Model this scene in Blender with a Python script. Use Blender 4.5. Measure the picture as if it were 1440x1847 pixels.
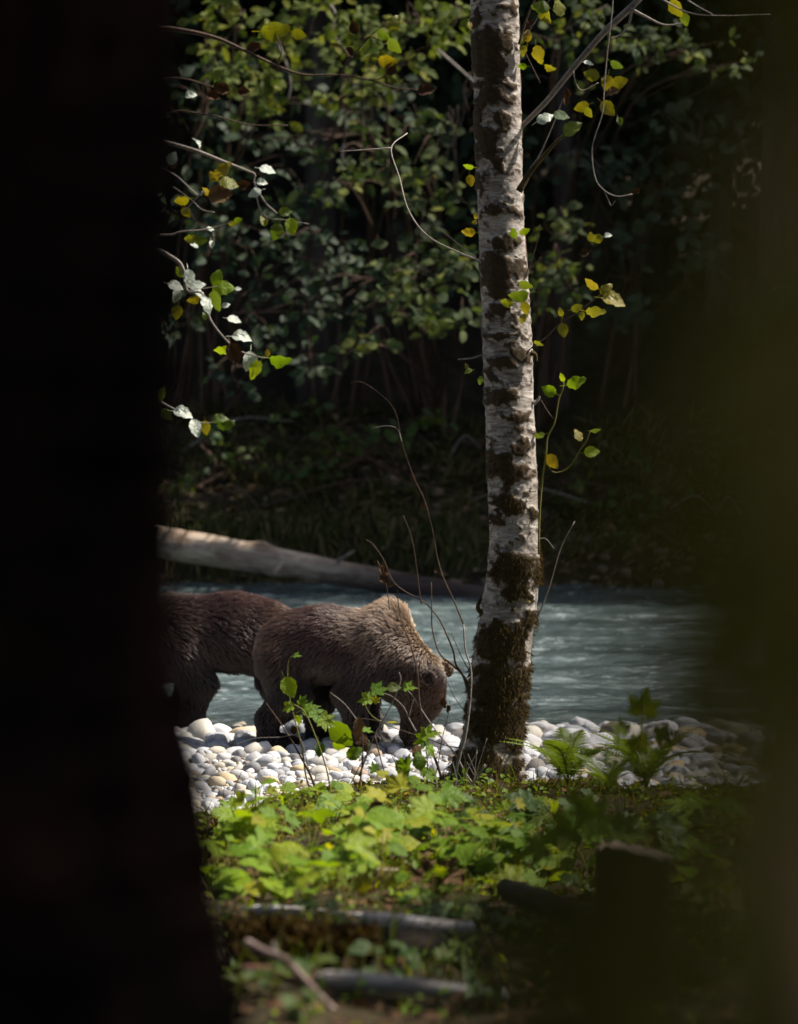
import bpy, math, random
import numpy as np
from mathutils import Matrix, Vector, kdtree

# ------------------------------------------------------------------ clear
for _o in list(bpy.data.objects):
    bpy.data.objects.remove(_o, do_unlink=True)
scene = bpy.context.scene
COL = scene.collection
rng = np.random.default_rng(11)
random.seed(11)
R = math.radians

# ------------------------------------------------------------------ camera
FPX, CX, CY = 5831.0, 720.0, 923.5         # focal length and centre in photograph pixels
CAM_H = 2.77
PITCH = math.atan(223.5 / FPX)
cam_data = bpy.data.cameras.new('camera')
cam = bpy.data.objects.new('camera', cam_data)
COL.objects.link(cam)
cam.location = (0, 0, CAM_H)
cam.rotation_euler = (R(90) - PITCH, 0, 0)
cam_data.sensor_fit = 'VERTICAL'
cam_data.sensor_height = 36.0
cam_data.sensor_width = 28.0
cam_data.lens = 36.0 * FPX / 1847.0
cam_data.clip_start = 0.05
cam_data.clip_end = 500
cam_data.dof.use_dof = True
cam_data.dof.focus_distance = 21.5
cam_data.dof.aperture_fstop = 2.0
scene.camera = cam

# ------------------------------------------------------------------ sky, sun, exposure
SUN_EL, SUN_AZ = 51.0, 9.0                # azimuth measured from +X towards +Y
SUN_DIR = Vector((math.cos(R(SUN_EL)) * math.cos(R(SUN_AZ)), math.cos(R(SUN_EL)) * math.sin(R(SUN_AZ)), math.sin(R(SUN_EL))))
world = bpy.data.worlds.new('World')
scene.world = world
world.use_nodes = True
wn = world.node_tree
wn.nodes.clear()
sky = wn.nodes.new('ShaderNodeTexSky')
sky.sky_type = 'NISHITA'
sky.sun_disc = False
sky.sun_elevation = R(SUN_EL)
sky.sun_rotation = R(90 - SUN_AZ)
sky.altitude = 100
sky.dust_density = 3.0
sky.ozone_density = 0.4
bg = wn.nodes.new('ShaderNodeBackground')
bg.inputs['Strength'].default_value = 0.062
wo = wn.nodes.new('ShaderNodeOutputWorld')
wn.links.new(sky.outputs[0], bg.inputs[0])
wn.links.new(bg.outputs[0], wo.inputs[0])
sun_data = bpy.data.lights.new('sun', 'SUN')
sun_data.energy = 5.0
sun_data.angle = R(0.53)
sun_data.color = (1.0, 0.93, 0.82)
sun = bpy.data.objects.new('sun', sun_data)
COL.objects.link(sun)
sun.rotation_euler = (-SUN_DIR).to_track_quat('-Z', 'Y').to_euler()
sun.location = SUN_DIR * 60

scene.render.engine = 'CYCLES'
cy = scene.cycles
cy.use_denoising = True
try:
    cy.denoiser = 'OPENIMAGEDENOISE'
    cy.denoising_input_passes = 'RGB_ALBEDO_NORMAL'
except Exception:
    pass
cy.max_bounces = 7
cy.diffuse_bounces = 3
cy.glossy_bounces = 2
cy.transmission_bounces = 4
cy.transparent_max_bounces = 8
cy.caustics_reflective = False
cy.caustics_refractive = False
cy.use_adaptive_sampling = True
cy.adaptive_threshold = 0.012
scene.cycles_curves.shape = 'RIBBONS'
vs = scene.view_settings
vs.view_transform = 'Standard'
vs.look = 'None'
vs.exposure = 1.0
vs.gamma = 1.0
vs.use_curve_mapping = False

# ------------------------------------------------------------------ helpers
_cp, _sp = math.cos(PITCH), math.sin(PITCH)


def P(px, py, D):
    """The point that stands D metres away (along +Y) on the line of sight of a photograph pixel."""
    u, v = (px - CX) / FPX, (CY - py) / FPX
    d = np.array([u, _cp + v * _sp, -_sp + v * _cp])
    return np.array([0, 0, CAM_H]) + d * (D / d[1])


def proj(p):
    """Photograph pixel of world points (N,3)."""
    q = np.asarray(p, float) - np.array([0, 0, CAM_H])
    z = q[..., 1] * _cp - q[..., 2] * _sp
    y = q[..., 1] * _sp + q[..., 2] * _cp
    return CX + FPX * q[..., 0] / z, CY - FPX * y / z


def _hash(i, j, k, s):
    n = (i * 374761393 + j * 668265263 + k * 2147483647 + s * 1274126177) & 0xFFFFFFFF
    n = ((n ^ (n >> 13)) * 1274126177) & 0xFFFFFFFF
    return ((n ^ (n >> 16)) & 0xFFFF) / 65535.0


def vnoise(x, y, z=0.0, s=0):
    """Smooth value noise in 0..1 for arrays."""
    x, y, z = np.broadcast_arrays(np.asarray(x, float), np.asarray(y, float), np.asarray(z, float))
    xi, yi, zi = np.floor(x).astype(np.int64), np.floor(y).astype(np.int64), np.floor(z).astype(np.int64)
    fx, fy, fz = x - xi, y - yi, z - zi
    fx, fy, fz = [f * f * (3 - 2 * f) for f in (fx, fy, fz)]
    out = 0
    for a in (0, 1):
        for b in (0, 1):
            for c in (0, 1):
                w = (fx if a else 1 - fx) * (fy if b else 1 - fy) * (fz if c else 1 - fz)
                out = out + w * _hash(xi + a, yi + b, zi + c, s)
    return out


def fbm(x, y, z=0.0, s=0, o=4):
    t, a, f = 0, 0.5, 1.0
    for k in range(o):
        t = t + a * vnoise(np.asarray(x) * f, np.asarray(y) * f, np.asarray(z) * f, s + k)
        a *= 0.5
        f *= 2.03
    return t


def sstep(a, b, x):
    t = np.clip((np.asarray(x, float) - a) / (b - a), 0, 1)
    return t * t * (3 - 2 * t)


def nrm(v):
    v = np.asarray(v, float)
    return v / (np.linalg.norm(v, axis=-1, keepdims=True) + 1e-12)


def mesh_np(name, V, F, mat=None, smooth=True):
    """Mesh from a vertex array and a list of face arrays (each (n,3) or (n,4))."""
    me = bpy.data.meshes.new(name)
    V = np.ascontiguousarray(V, np.float32)
    F = [np.asarray(f, np.int32) for f in (F if isinstance(F, list) else [F]) if len(f)]
    me.vertices.add(len(V))
    me.vertices.foreach_set('co', V.ravel())
    nl = sum(f.size for f in F)
    npoly = sum(len(f) for f in F)
    me.loops.add(nl)
    me.polygons.add(npoly)
    me.loops.foreach_set('vertex_index', np.concatenate([f.ravel() for f in F]))
    tot = np.concatenate([np.full(len(f), f.shape[1], np.int32) for f in F])
    me.polygons.foreach_set('loop_start', (np.cumsum(tot) - tot).astype(np.int32))
    me.polygons.foreach_set('use_smooth', np.full(npoly, smooth))
    me.update(calc_edges=True)
    if mat is not None:
        me.materials.append(mat)
    return me


_world = {}


def add(name, data, parent=None, M=None):
    """Link one object. M is its world matrix; a parent keeps it where it is."""
    o = bpy.data.objects.new(name, data)
    COL.objects.link(o)
    W = M if M is not None else Matrix.Identity(4)
    o.matrix_basis = W
    if parent is not None:
        o.parent = parent
        o.matrix_parent_inverse = _world[parent.name].inverted()
    _world[o.name] = W
    return o


def thing(name, label, cat, loc, group=None):
    o = add(name, None, None, Matrix.Translation(Vector([float(c) for c in loc])))
    o.empty_display_size = 0.1
    o['label'] = label
    o['category'] = cat
    if group:
        o['group'] = group
    return o


def tagged(o, label, cat, group=None):
    o['label'] = label
    o['category'] = cat
    if group:
        o['group'] = group
    return o


def structure(name, me):
    o = add(name, me)
    o['kind'] = 'structure'
    return o


def stuff(name, me, label=None, cat=None, parent=None):
    o = add(name, me, parent)
    o['kind'] = 'stuff'
    if label and parent is None:
        o['label'] = label
        o['category'] = cat
    return o


def catmull(pts, n):
    pts = np.asarray(pts, float)
    if len(pts) < 3:
        t = np.linspace(0, 1, n)[:, None]
        return pts[0] * (1 - t) + pts[-1] * t
    p = np.vstack([2 * pts[0] - pts[1], pts, 2 * pts[-1] - pts[-2]])
    u = np.linspace(0, len(pts) - 1 - 1e-6, n)
    i = np.floor(u).astype(int)
    t = (u - i)[:, None]
    a, b, c, d = p[i], p[i + 1], p[i + 2], p[i + 3]
    return 0.5 * (2 * b + (c - a) * t + (2 * a - 5 * b + 4 * c - d) * t * t + (3 * b - a - 3 * c + d) * t ** 3)


def tube_np(pts, rad, segs=6, cap=True):
    pts = np.asarray(pts, float)
    n = len(pts)
    rad = np.broadcast_to(np.asarray(rad, float), (n,))
    T = nrm(np.gradient(pts, axis=0))
    ref = np.array([0, 0, 1.0]) if abs(T[0][2]) < 0.9 else np.array([1.0, 0, 0])
    U = np.zeros_like(pts)
    u = nrm(ref - T[0] * np.dot(ref, T[0]))
    for k in range(n):
        u = nrm(u - T[k] * np.dot(u, T[k]))
        U[k] = u
    W = np.cross(T, U)
    a = np.linspace(0, 2 * math.pi, segs, endpoint=False)
    ring = U[:, None, :] * np.cos(a)[None, :, None] + W[:, None, :] * np.sin(a)[None, :, None]
    V = (pts[:, None, :] + ring * rad[:, None, None]).reshape(-1, 3)
    k = np.arange(n - 1)[:, None] * segs
    j = np.arange(segs)[None, :]
    j2 = (j + 1) % segs
    Q = np.stack([k + j, k + j2, k + segs + j2, k + segs + j], -1).reshape(-1, 4)
    F = [Q]
    if cap:
        V = np.vstack([V, pts[0], pts[-1]])
        c0, c1 = n * segs, n * segs + 1
        jj = np.arange(segs)
        jn = (jj + 1) % segs
        F.append(np.stack([np.full(segs, c0), jn, jj], -1))
        F.append(np.stack([np.full(segs, c1), (n - 1) * segs + jj, (n - 1) * segs + jn], -1))
    return V, F


def join_np(parts):
    """Join [(V, [F...]), ...] into one (V, [F...])."""
    Vs, by = [], {}
    off = 0
    for V, F in parts:
        Vs.append(V)
        for f in (F if isinstance(F, list) else [F]):
            by.setdefault(f.shape[1], []).append(f + off)
        off += len(V)
    return np.vstack(Vs), [np.vstack(f) for f in by.values()]


def stem(name, pts, r0, r1, mat, parent, n=None, segs=6, wob=0.0):
    n = n or max(6, 4 * len(pts))
    q = catmull(pts, n)
    if wob:
        q[1:-1] += rng.normal(0, wob, (n - 2, 3))
    t = np.linspace(0, 1, n)
    V, F = tube_np(q, r0 + (r1 - r0) * t if (r1 > r0 or r0 > 0.05) else r1 + (r0 - r1) * (1 - t) ** 1.7, segs)
    return add(name, mesh_np(name, V, F, mat), parent)


def pix_stem(name, pix, D, r0, r1, mat, parent, segs=6, dd=0.0):
    """A twig through photograph pixels, with a depth that drifts by dd metres along it."""
    m = len(pix)
    pts = [P(x, y, (D + dd * k / max(1, m - 1))) for k, (x, y) in enumerate(pix)]
    return stem(name, pts, r0, r1, mat, parent, segs=segs)


def instances_np(V, F, mats):
    """Copies of a small mesh under (N,4,4) matrices, as one joined array."""
    mats = np.asarray(mats)
    N = len(mats)
    Vh = np.c_[V, np.ones(len(V))]
    out = np.einsum('nij,vj->nvi', mats[:, :3, :], Vh).reshape(-1, 3)
    off = (np.arange(N) * len(V))[:, None, None]
    return out, [(np.asarray(f)[None] + off).reshape(-1, np.asarray(f).shape[1]) for f in (F if isinstance(F, list) else [F])]


def frames(pos, tip, nor, size):
    """(N,4,4) matrices: local +Y to tip, +Z to nor, scaled."""
    tip = nrm(tip)
    nor = nrm(nor - tip * np.sum(nor * tip, -1, keepdims=True))
    x = np.cross(tip, nor)
    size = np.broadcast_to(np.asarray(size, float), (len(pos),))
    M = np.zeros((len(pos), 4, 4))
    M[:, :3, 0] = x * size[:, None]
    M[:, :3, 1] = tip * size[:, None]
    M[:, :3, 2] = nor * size[:, None]
    M[:, :3, 3] = pos
    M[:, 3, 3] = 1
    return M


def M4(a):
    return Matrix([[float(c) for c in r] for r in a])


# ------------------------------------------------------------------ materials
class Mat:
    def __init__(self, name):
        self.m = bpy.data.materials.new(name)
        self.m.use_nodes = True
        self.t = self.m.node_tree
        self.t.nodes.clear()
        self.out = self.n('OutputMaterial')

    def n(self, kind, **kw):
        nd = self.t.nodes.new('ShaderNode' + kind)
        for k, v in kw.items():
            setattr(nd, k, v)
        return nd

    def l(self, a, b):
        self.t.links.new(a, b)

    def coord(self, which='Object', scale=(1, 1, 1)):
        tc = self.n('TexCoord')
        mp = self.n('Mapping')
        mp.inputs['Scale'].default_value = scale
        self.l(tc.outputs[which], mp.inputs[0])
        return mp.outputs[0]

    def noise(self, vec, scale, detail=4, rough=0.6, dist=0.0):
        nd = self.n('TexNoise')
        nd.inputs['Scale'].default_value = scale
        nd.inputs['Detail'].default_value = detail
        nd.inputs['Roughness'].default_value = rough
        nd.inputs['Distortion'].default_value = dist
        if vec is not None:
            self.l(vec, nd.inputs['Vector'])
        return nd.outputs[0]

    def ramp(self, fac, stops, interp='LINEAR'):
        nd = self.n('ValToRGB')
        cr = nd.color_ramp
        cr.interpolation = interp
        while len(cr.elements) < len(stops):
            cr.elements.new(0.5)
        for e, (p, c) in zip(cr.elements, stops):
            e.position = p
            e.color = (*c, 1) if len(c) == 3 else c
        self.l(fac, nd.inputs[0])
        return nd.outputs[0]

    def math(self, op, a, b=None, clamp=False):
        nd = self.n('Math', operation=op, use_clamp=clamp)
        for s, v in ((0, a), (1, b)):
            if v is None:
                continue
            if hasattr(v, 'links'):
                self.l(v, nd.inputs[s])
            else:
                nd.inputs[s].default_value = v
        return nd.outputs[0]

    def mix(self, fac, a, b, mode='MIX'):
        nd = self.n('Mix', data_type='RGBA', blend_type=mode)
        for s, v in ((0, fac), (6, a), (7, b)):
            if hasattr(v, 'links'):
                self.l(v, nd.inputs[s])
            elif s == 0:
                nd.inputs[s].default_value = v
            else:
                nd.inputs[s].default_value = (*v, 1)
        return nd.outputs[2]

    def bump(self, h, strength=0.4, dist=0.01):
        nd = self.n('Bump')
        nd.inputs['Strength'].default_value = strength
        nd.inputs['Distance'].default_value = dist
        self.l(h, nd.inputs['Height'])
        return nd.outputs[0]

    def bsdf(self, col, rough=0.7, normal=None, spec=0.4, link=True):
        b = self.n('BsdfPrincipled')
        if hasattr(col, 'links'):
            self.l(col, b.inputs['Base Color'])
        else:
            b.inputs['Base Color'].default_value = (*col, 1)
        if hasattr(rough, 'links'):
            self.l(rough, b.inputs['Roughness'])
        else:
            b.inputs['Roughness'].default_value = rough
        b.inputs['Specular IOR Level'].default_value = spec
        if normal is not None:
            self.l(normal, b.inputs['Normal'])
        if link:
            self.l(b.outputs[0], self.out.inputs[0])
        return b

    def vary(self):
        """A random number per object and per island."""
        oi = self.n('ObjectInfo')
        g = self.n('NewGeometry')
        return self.math('FRACT', self.math('ADD', oi.outputs['Random'], self.math('MULTIPLY', g.outputs['Random Per Island'], 7.31)))


def leaf_material(name, stops, trans=0.45, tint=(1.0, 1.1, 0.35), rough=0.42, spec=0.5, spots=0.0, vein=0.6):
    m = Mat(name)
    c = m.ramp(m.vary(), stops)
    tc = m.n('TexCoord')
    sx = m.n('SeparateXYZ')
    m.l(tc.outputs['Object'], sx.inputs[0])
    ax = m.math('ABSOLUTE', sx.outputs[0])
    # midrib and side veins in leaf space (x across, y along)
    rib = m.math('LESS_THAN', ax, 0.016)
    vn = m.math('FRACT', m.math('MULTIPLY', m.math('SUBTRACT', sx.outputs[1], m.math('MULTIPLY', ax, 0.8)), 9.0))
    side = m.math('LESS_THAN', vn, 0.14)
    veins = m.math('MAXIMUM', rib, m.math('MULTIPLY', side, 0.45))
    mot = m.noise(tc.outputs['Object'], 5.0, 3, 0.6)
    c = m.mix(m.math('MULTIPLY', mot, 0.55), c, m.mix(1.0, c, (0.55, 0.62, 0.45), 'MULTIPLY'))
    c = m.mix(m.math('MULTIPLY', veins, 0.35 * vein), c, m.mix(1.0, c, (1.7, 1.5, 1.3), 'MULTIPLY'))
    if spots:
        sp = m.noise(tc.outputs['Object'], 9.0, 3, 0.5)
        c = m.mix(m.math('GREATER_THAN', sp, 1.0 - spots), c, (0.05, 0.02, 0.008))
    b = m.bsdf(c, rough, m.bump(m.math('SUBTRACT', mot, m.math('MULTIPLY', veins, 0.6)), 0.35, 0.06), spec, link=False)
    tr = m.n('BsdfTranslucent')
    m.l(m.mix(1.0, c, tint, 'MULTIPLY'), tr.inputs[0])
    mx = m.n('MixShader')
    mx.inputs[0].default_value = trans
    m.l(b.outputs[0], mx.inputs[1])
    m.l(tr.outputs[0], mx.inputs[2])
    m.l(mx.outputs[0], m.out.inputs[0])
    return m.m


def bark_material(name, c0, c1, c2, scale=6.0, stretch=(1, 1, 0.22), bump=0.8, rough=0.9, dist=0.02, spec=0.2):
    m = Mat(name)
    v = m.coord('Object', stretch)
    a = m.noise(v, scale, 6, 0.65, 0.6)
    b = m.noise(m.coord('Object'), scale * 0.35, 4, 0.6)
    c = m.ramp(m.math('ADD', m.math('MULTIPLY', a, 0.65), m.math('MULTIPLY', b, 0.35)), [(0.3, c0), (0.5, c1), (0.68, c2)])
    m.bsdf(c, rough, m.bump(a, bump, dist), spec)
    return m.m


GREEN_BRIGHT = leaf_material('leaf_bright_green', [(0.0, (0.09, 0.18, 0.012)), (0.5, (0.155, 0.26, 0.016)), (0.85, (0.21, 0.30, 0.018)), (1.0, (0.29, 0.28, 0.02))], 0.5, (1.6, 1.3, 0.25), 0.5, 0.3)
GREEN_LIME = leaf_material('leaf_lime', [(0.0, (0.11, 0.21, 0.012)), (0.4, (0.18, 0.29, 0.015)), (0.8, (0.25, 0.34, 0.018)), (1.0, (0.34, 0.31, 0.02))], 0.5, (1.5, 1.25, 0.25), 0.5, 0.3, 0.14)
GREEN_MID = leaf_material('leaf_mid_green', [(0.0, (0.04, 0.085, 0.018)), (0.6, (0.07, 0.12, 0.022)), (1.0, (0.12, 0.15, 0.025))], 0.45, (1.2, 1.2, 0.4), 0.45, 0.4)
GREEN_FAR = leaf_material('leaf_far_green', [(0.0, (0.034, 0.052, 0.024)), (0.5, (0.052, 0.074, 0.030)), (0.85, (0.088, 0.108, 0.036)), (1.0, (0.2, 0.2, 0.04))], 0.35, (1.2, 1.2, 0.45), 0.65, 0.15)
GREEN_FAR_YELLOW = leaf_material('leaf_far_yellow_green', [(0.0, (0.06, 0.085, 0.018)), (0.6, (0.10, 0.13, 0.025)), (1.0, (0.19, 0.185, 0.03))], 0.4, (1.2, 1.2, 0.4), 0.65, 0.15)
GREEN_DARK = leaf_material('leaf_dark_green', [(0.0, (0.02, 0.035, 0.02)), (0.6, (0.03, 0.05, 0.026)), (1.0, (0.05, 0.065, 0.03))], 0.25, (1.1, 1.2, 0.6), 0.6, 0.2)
YELLOW_LEAF = leaf_material('leaf_autumn_yellow', [(0.0, (0.15, 0.16, 0.012)), (0.5, (0.22, 0.20, 0.014)), (1.0, (0.28, 0.20, 0.015))], 0.42, (1.2, 1.15, 0.3), 0.4, 0.45, 0.33)
OLIVE_LEAF = leaf_material('leaf_alder_green', [(0.0, (0.06, 0.10, 0.012)), (0.6, (0.11, 0.15, 0.016)), (1.0, (0.18, 0.18, 0.02))], 0.45, (1.3, 1.25, 0.3), 0.36, 0.5, 0.22)
SHEEN_LEAF = leaf_material('leaf_painted_sheen', [(0.0, (0.42, 0.46, 0.42)), (1.0, (0.55, 0.57, 0.52))], 0.2, (0.7, 0.9, 0.35), 0.3, 0.7)  # near-white colour paints the sun's sheen on glossy leaves
LITTER_FAR = leaf_material('leaf_litter_pale', [(0.0, (0.06, 0.040, 0.022)), (0.6, (0.13, 0.09, 0.05)), (1.0, (0.24, 0.18, 0.11))], 0.2, (1.2, 0.9, 0.5), 0.8, 0.1, vein=0.0)
BROWN_LEAF = leaf_material('leaf_dead_brown', [(0.0, (0.045, 0.022, 0.013)), (0.6, (0.09, 0.045, 0.022)), (1.0, (0.17, 0.10, 0.05))], 0.12, (1.0, 0.8, 0.5), 0.75, 0.15)
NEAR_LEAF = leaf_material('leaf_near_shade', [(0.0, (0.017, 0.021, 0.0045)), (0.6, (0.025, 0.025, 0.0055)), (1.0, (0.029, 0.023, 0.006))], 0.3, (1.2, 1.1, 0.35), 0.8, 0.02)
CANOPY = leaf_material('leaf_canopy', [(0.0, (0.03, 0.055, 0.018)), (1.0, (0.06, 0.085, 0.025))], 0.3, (1.1, 1.2, 0.4), 0.55, 0.3)
FERN_MAT = leaf_material('fern_green', [(0.0, (0.13, 0.20, 0.025)), (1.0, (0.22, 0.28, 0.04))], 0.45, (1.2, 1.2, 0.35), 0.5, 0.3, vein=0.0)
GRASS_MAT = leaf_material('grass_blade', [(0.0, (0.06, 0.1, 0.015)), (0.6, (0.12, 0.16, 0.02)), (1.0, (0.2, 0.16, 0.05))], 0.4, (1.2, 1.2, 0.4), 0.55, 0.3, vein=0.0)
MOSS_GREEN = leaf_material('moss_green', [(0.0, (0.10, 0.105, 0.012)), (0.6, (0.19, 0.18, 0.018)), (1.0, (0.27, 0.23, 0.03))], 0.4, (1.1, 1.1, 0.4), 0.8, 0.1, vein=0.0)
MOSS_BROWN = leaf_material('moss_brown', [(0.0, (0.028, 0.017, 0.007)), (0.55, (0.055, 0.034, 0.011)), (1.0, (0.12, 0.08, 0.02))], 0.3, (1.1, 0.95, 0.5), 0.9, 0.1, vein=0.0)
MOSS_SHADE = leaf_material('moss_bank', [(0.0, (0.04, 0.048, 0.015)), (0.6, (0.08, 0.082, 0.026)), (1.0, (0.20, 0.155, 0.08))], 0.3, (1.1, 1.0, 0.5), 0.9, 0.1, vein=0.0)
TWIG_GREY = bark_material('twig_grey', (0.10, 0.085, 0.07), (0.22, 0.19, 0.165), (0.36, 0.32, 0.29), 40, (1, 1, 1), 0.3, 0.7, 0.003)
TWIG_DARK = bark_material('twig_dark', (0.03, 0.018, 0.012), (0.07, 0.042, 0.028), (0.13, 0.085, 0.06), 40, (1, 1, 1), 0.3, 0.7, 0.003)
TWIG_GREEN = bark_material('stem_green', (0.10, 0.12, 0.02), (0.16, 0.15, 0.03), (0.22, 0.14, 0.05), 20, (1, 1, 1), 0.2, 0.6, 0.003)
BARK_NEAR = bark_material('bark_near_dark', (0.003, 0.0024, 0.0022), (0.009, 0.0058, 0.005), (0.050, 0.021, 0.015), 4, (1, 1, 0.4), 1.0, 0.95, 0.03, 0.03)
BARK_FAR = bark_material('bark_far', (0.018, 0.013, 0.010), (0.045, 0.034, 0.028), (0.10, 0.078, 0.066), 5, (1, 1, 0.2), 1.0, 0.95, 0.05)
BARK_MOSSY = bark_material('bark_mossy', (0.02, 0.013, 0.006), (0.055, 0.037, 0.014), (0.10, 0.075, 0.02), 8, (1, 1, 0.5), 1.0, 0.95, 0.03)


def wood_material(name, c0, c1, c2, wet=0.0):
    m = Mat(name)
    v = m.coord('Object', (0.25, 3.2, 3.2))
    a = m.noise(v, 7.0, 8, 0.7, 0.4)
    b = m.noise(m.coord('Object', (0.6, 1, 1)), 2.2, 4, 0.6)
    c = m.ramp(a, [(0.28, c0), (0.5, c1), (0.72, c2)])
    c = m.mix(m.math('MULTIPLY', m.ramp(b, [(0.45, (0, 0, 0)), (0.62, (1, 1, 1))]), 0.75), c, m.mix(1.0, c, (0.42, 0.34, 0.3), 'MULTIPLY'))
    m.bsdf(c, 0.8, m.bump(a, 0.9, 0.03), 0.25)
    return m.m


LOG_GREY = wood_material('driftwood_grey', (0.10, 0.075, 0.055), (0.30, 0.24, 0.19), (0.46, 0.39, 0.32))
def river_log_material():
    m = Mat('driftwood_lit_and_wet_ends')
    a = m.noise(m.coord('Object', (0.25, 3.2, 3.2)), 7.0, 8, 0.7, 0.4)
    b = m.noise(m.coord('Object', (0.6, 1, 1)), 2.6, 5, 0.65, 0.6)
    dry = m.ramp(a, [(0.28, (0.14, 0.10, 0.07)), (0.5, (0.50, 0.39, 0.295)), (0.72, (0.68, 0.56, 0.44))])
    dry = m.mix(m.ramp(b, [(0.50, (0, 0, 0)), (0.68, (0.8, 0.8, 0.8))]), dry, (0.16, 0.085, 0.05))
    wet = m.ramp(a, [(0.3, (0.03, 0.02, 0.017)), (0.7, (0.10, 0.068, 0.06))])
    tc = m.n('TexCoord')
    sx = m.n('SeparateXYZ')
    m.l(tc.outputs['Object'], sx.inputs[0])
    w = m.ramp(m.math('ADD', m.math('MULTIPLY', sx.outputs[0], 0.18), m.math('MULTIPLY', b, 0.25)), [(0.58, (0, 0, 0)), (0.86, (1, 1, 1))])  # left end painted lighter as if lit, right end wet from the river
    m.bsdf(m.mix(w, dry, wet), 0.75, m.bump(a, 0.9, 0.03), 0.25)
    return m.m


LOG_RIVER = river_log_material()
LOG_WHITE = wood_material('dead_branch_white', (0.20, 0.17, 0.16), (0.42, 0.39, 0.38), (0.6, 0.57, 0.55))
LOG_RED = wood_material('dead_branch_red', (0.06, 0.025, 0.018), (0.14, 0.06, 0.045), (0.22, 0.11, 0.08))
LOG_DARK = wood_material('rotten_wood', (0.018, 0.012, 0.009), (0.05, 0.036, 0.028), (0.12, 0.09, 0.07))


def stone_material(name, dull=1.0):
    m = Mat(name)
    c = m.ramp(m.vary(), [(0.0, (0.46, 0.46, 0.49)), (0.22, (0.64, 0.64, 0.67)), (0.38, (0.28, 0.29, 0.31)), (0.55, (0.58, 0.58, 0.60)), (0.70, (0.38, 0.36, 0.33)), (0.82, (0.56, 0.52, 0.45)), (0.90, (0.58, 0.45, 0.27)), (0.95, (0.30, 0.23, 0.17)), (1.0, (0.20, 0.20, 0.21))])
    v = m.coord('Object')
    n1 = m.noise(v, 2.2, 5, 0.65, 0.8)
    n2 = m.noise(v, 14.0, 3, 0.6)
    c = m.mix(m.math('MULTIPLY', n1, 0.6), c, m.mix(1.0, c, (0.50, 0.49, 0.47), 'MULTIPLY'))
    c = m.mix(m.math('MULTIPLY', n2, 0.25), c, m.mix(1.0, c, (0.6, 0.6, 0.6), 'MULTIPLY'))
    if dull == 1.0:                                       # stones low by the water are wet
        gp = m.n('NewGeometry')
        sz = m.n('SeparateXYZ')
        m.l(gp.outputs['Position'], sz.inputs[0])
        c = m.mix(m.ramp(sz.outputs[2], [(0.012, (0.75, 0.75, 0.75)), (0.05, (0, 0, 0))]), c, m.mix(1.0, c, (0.34, 0.32, 0.28), 'MULTIPLY'))
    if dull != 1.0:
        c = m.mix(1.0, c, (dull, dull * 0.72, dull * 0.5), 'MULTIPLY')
    m.bsdf(c, 0.75, m.bump(n2, 0.25, 0.02), 0.3)
    return m.m


STONE = stone_material('river_stone')
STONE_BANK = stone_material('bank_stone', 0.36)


def ground_material(name, stops, scale, bump=0.6, dist=0.04, rough=0.95):
    m = Mat(name)
    v = m.coord('Object')
    a = m.noise(v, scale, 8, 0.7, 0.3)
    b = m.noise(v, scale * 0.13, 3, 0.6)
    c = m.ramp(m.math('ADD', m.math('MULTIPLY', a, 0.7), m.math('MULTIPLY', b, 0.3)), stops)
    m.bsdf(c, rough, m.bump(a, bump, dist), 0.15)
    return m.m


FLOOR_MAT = ground_material('forest_floor_soil', [(0.3, (0.008, 0.006, 0.004)), (0.45, (0.024, 0.018, 0.010)), (0.6, (0.045, 0.035, 0.014)), (0.75, (0.08, 0.055, 0.03))], 9.0)
GRAVEL_MAT = ground_material('gravel_sand', [(0.3, (0.18, 0.175, 0.17)), (0.5, (0.34, 0.33, 0.31)), (0.7, (0.5, 0.48, 0.45))], 18.0)
BANK_MAT = ground_material('bank_soil', [(0.3, (0.010, 0.008, 0.005)), (0.5, (0.034, 0.027, 0.016)), (0.7, (0.075, 0.06, 0.036))], 3.5, 0.9, 0.12)
BED_MAT = ground_material('river_bed_silt', [(0.3, (0.10, 0.10, 0.09)), (0.7, (0.24, 0.23, 0.2))], 6.0)

# ------------------------------------------------------------------ terrain
def crest_y(x):
    return 19.7 - 1.0 * sstep(-0.45, -1.15, x) - 0.25 * sstep(1.2, 2.2, x) + (fbm(np.asarray(x, float) * 1.7, 0.0, 0, 15, 3) - 0.44) * 1.1


def floor_z(x, y):
    x, y = np.asarray(x, float), np.asarray(y, float)
    base = np.interp(y, [-60, 0, 6, 8, 10, 13, 16, 18, 19.6, 40], [1.9, 1.25, 1.05, 0.95, 0.82, 0.60, 0.44, 0.37, 0.32, 0.32])
    c = crest_y(x)
    base = base - 0.07 * sstep(-0.45, -1.15, x) * sstep(15, 18, y)
    base = base - 0.75 * sstep(c - 0.1, c + 1.2, y)
    n = (fbm(x * 0.9, y * 0.9, 0, 3) - 0.45) * 0.16 + (fbm(x * 3.2, y * 3.2, 0, 5) - 0.45) * 0.10
    return base + n * sstep(0, 3, np.abs(y) + np.abs(x)) + 0.02 * np.maximum(np.abs(x) - 4, 0)


def gravel_z(x, y):
    x, y = np.asarray(x, float), np.asarray(y, float)
    base = np.interp(y, [17, 19, 22, 25.3, 27, 29, 32], [0.10, 0.10, 0.07, 0.005, -0.10, -0.3, -0.7])
    return base + (fbm(x * 0.7, y * 0.7, 0, 9) - 0.45) * 0.06


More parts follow.
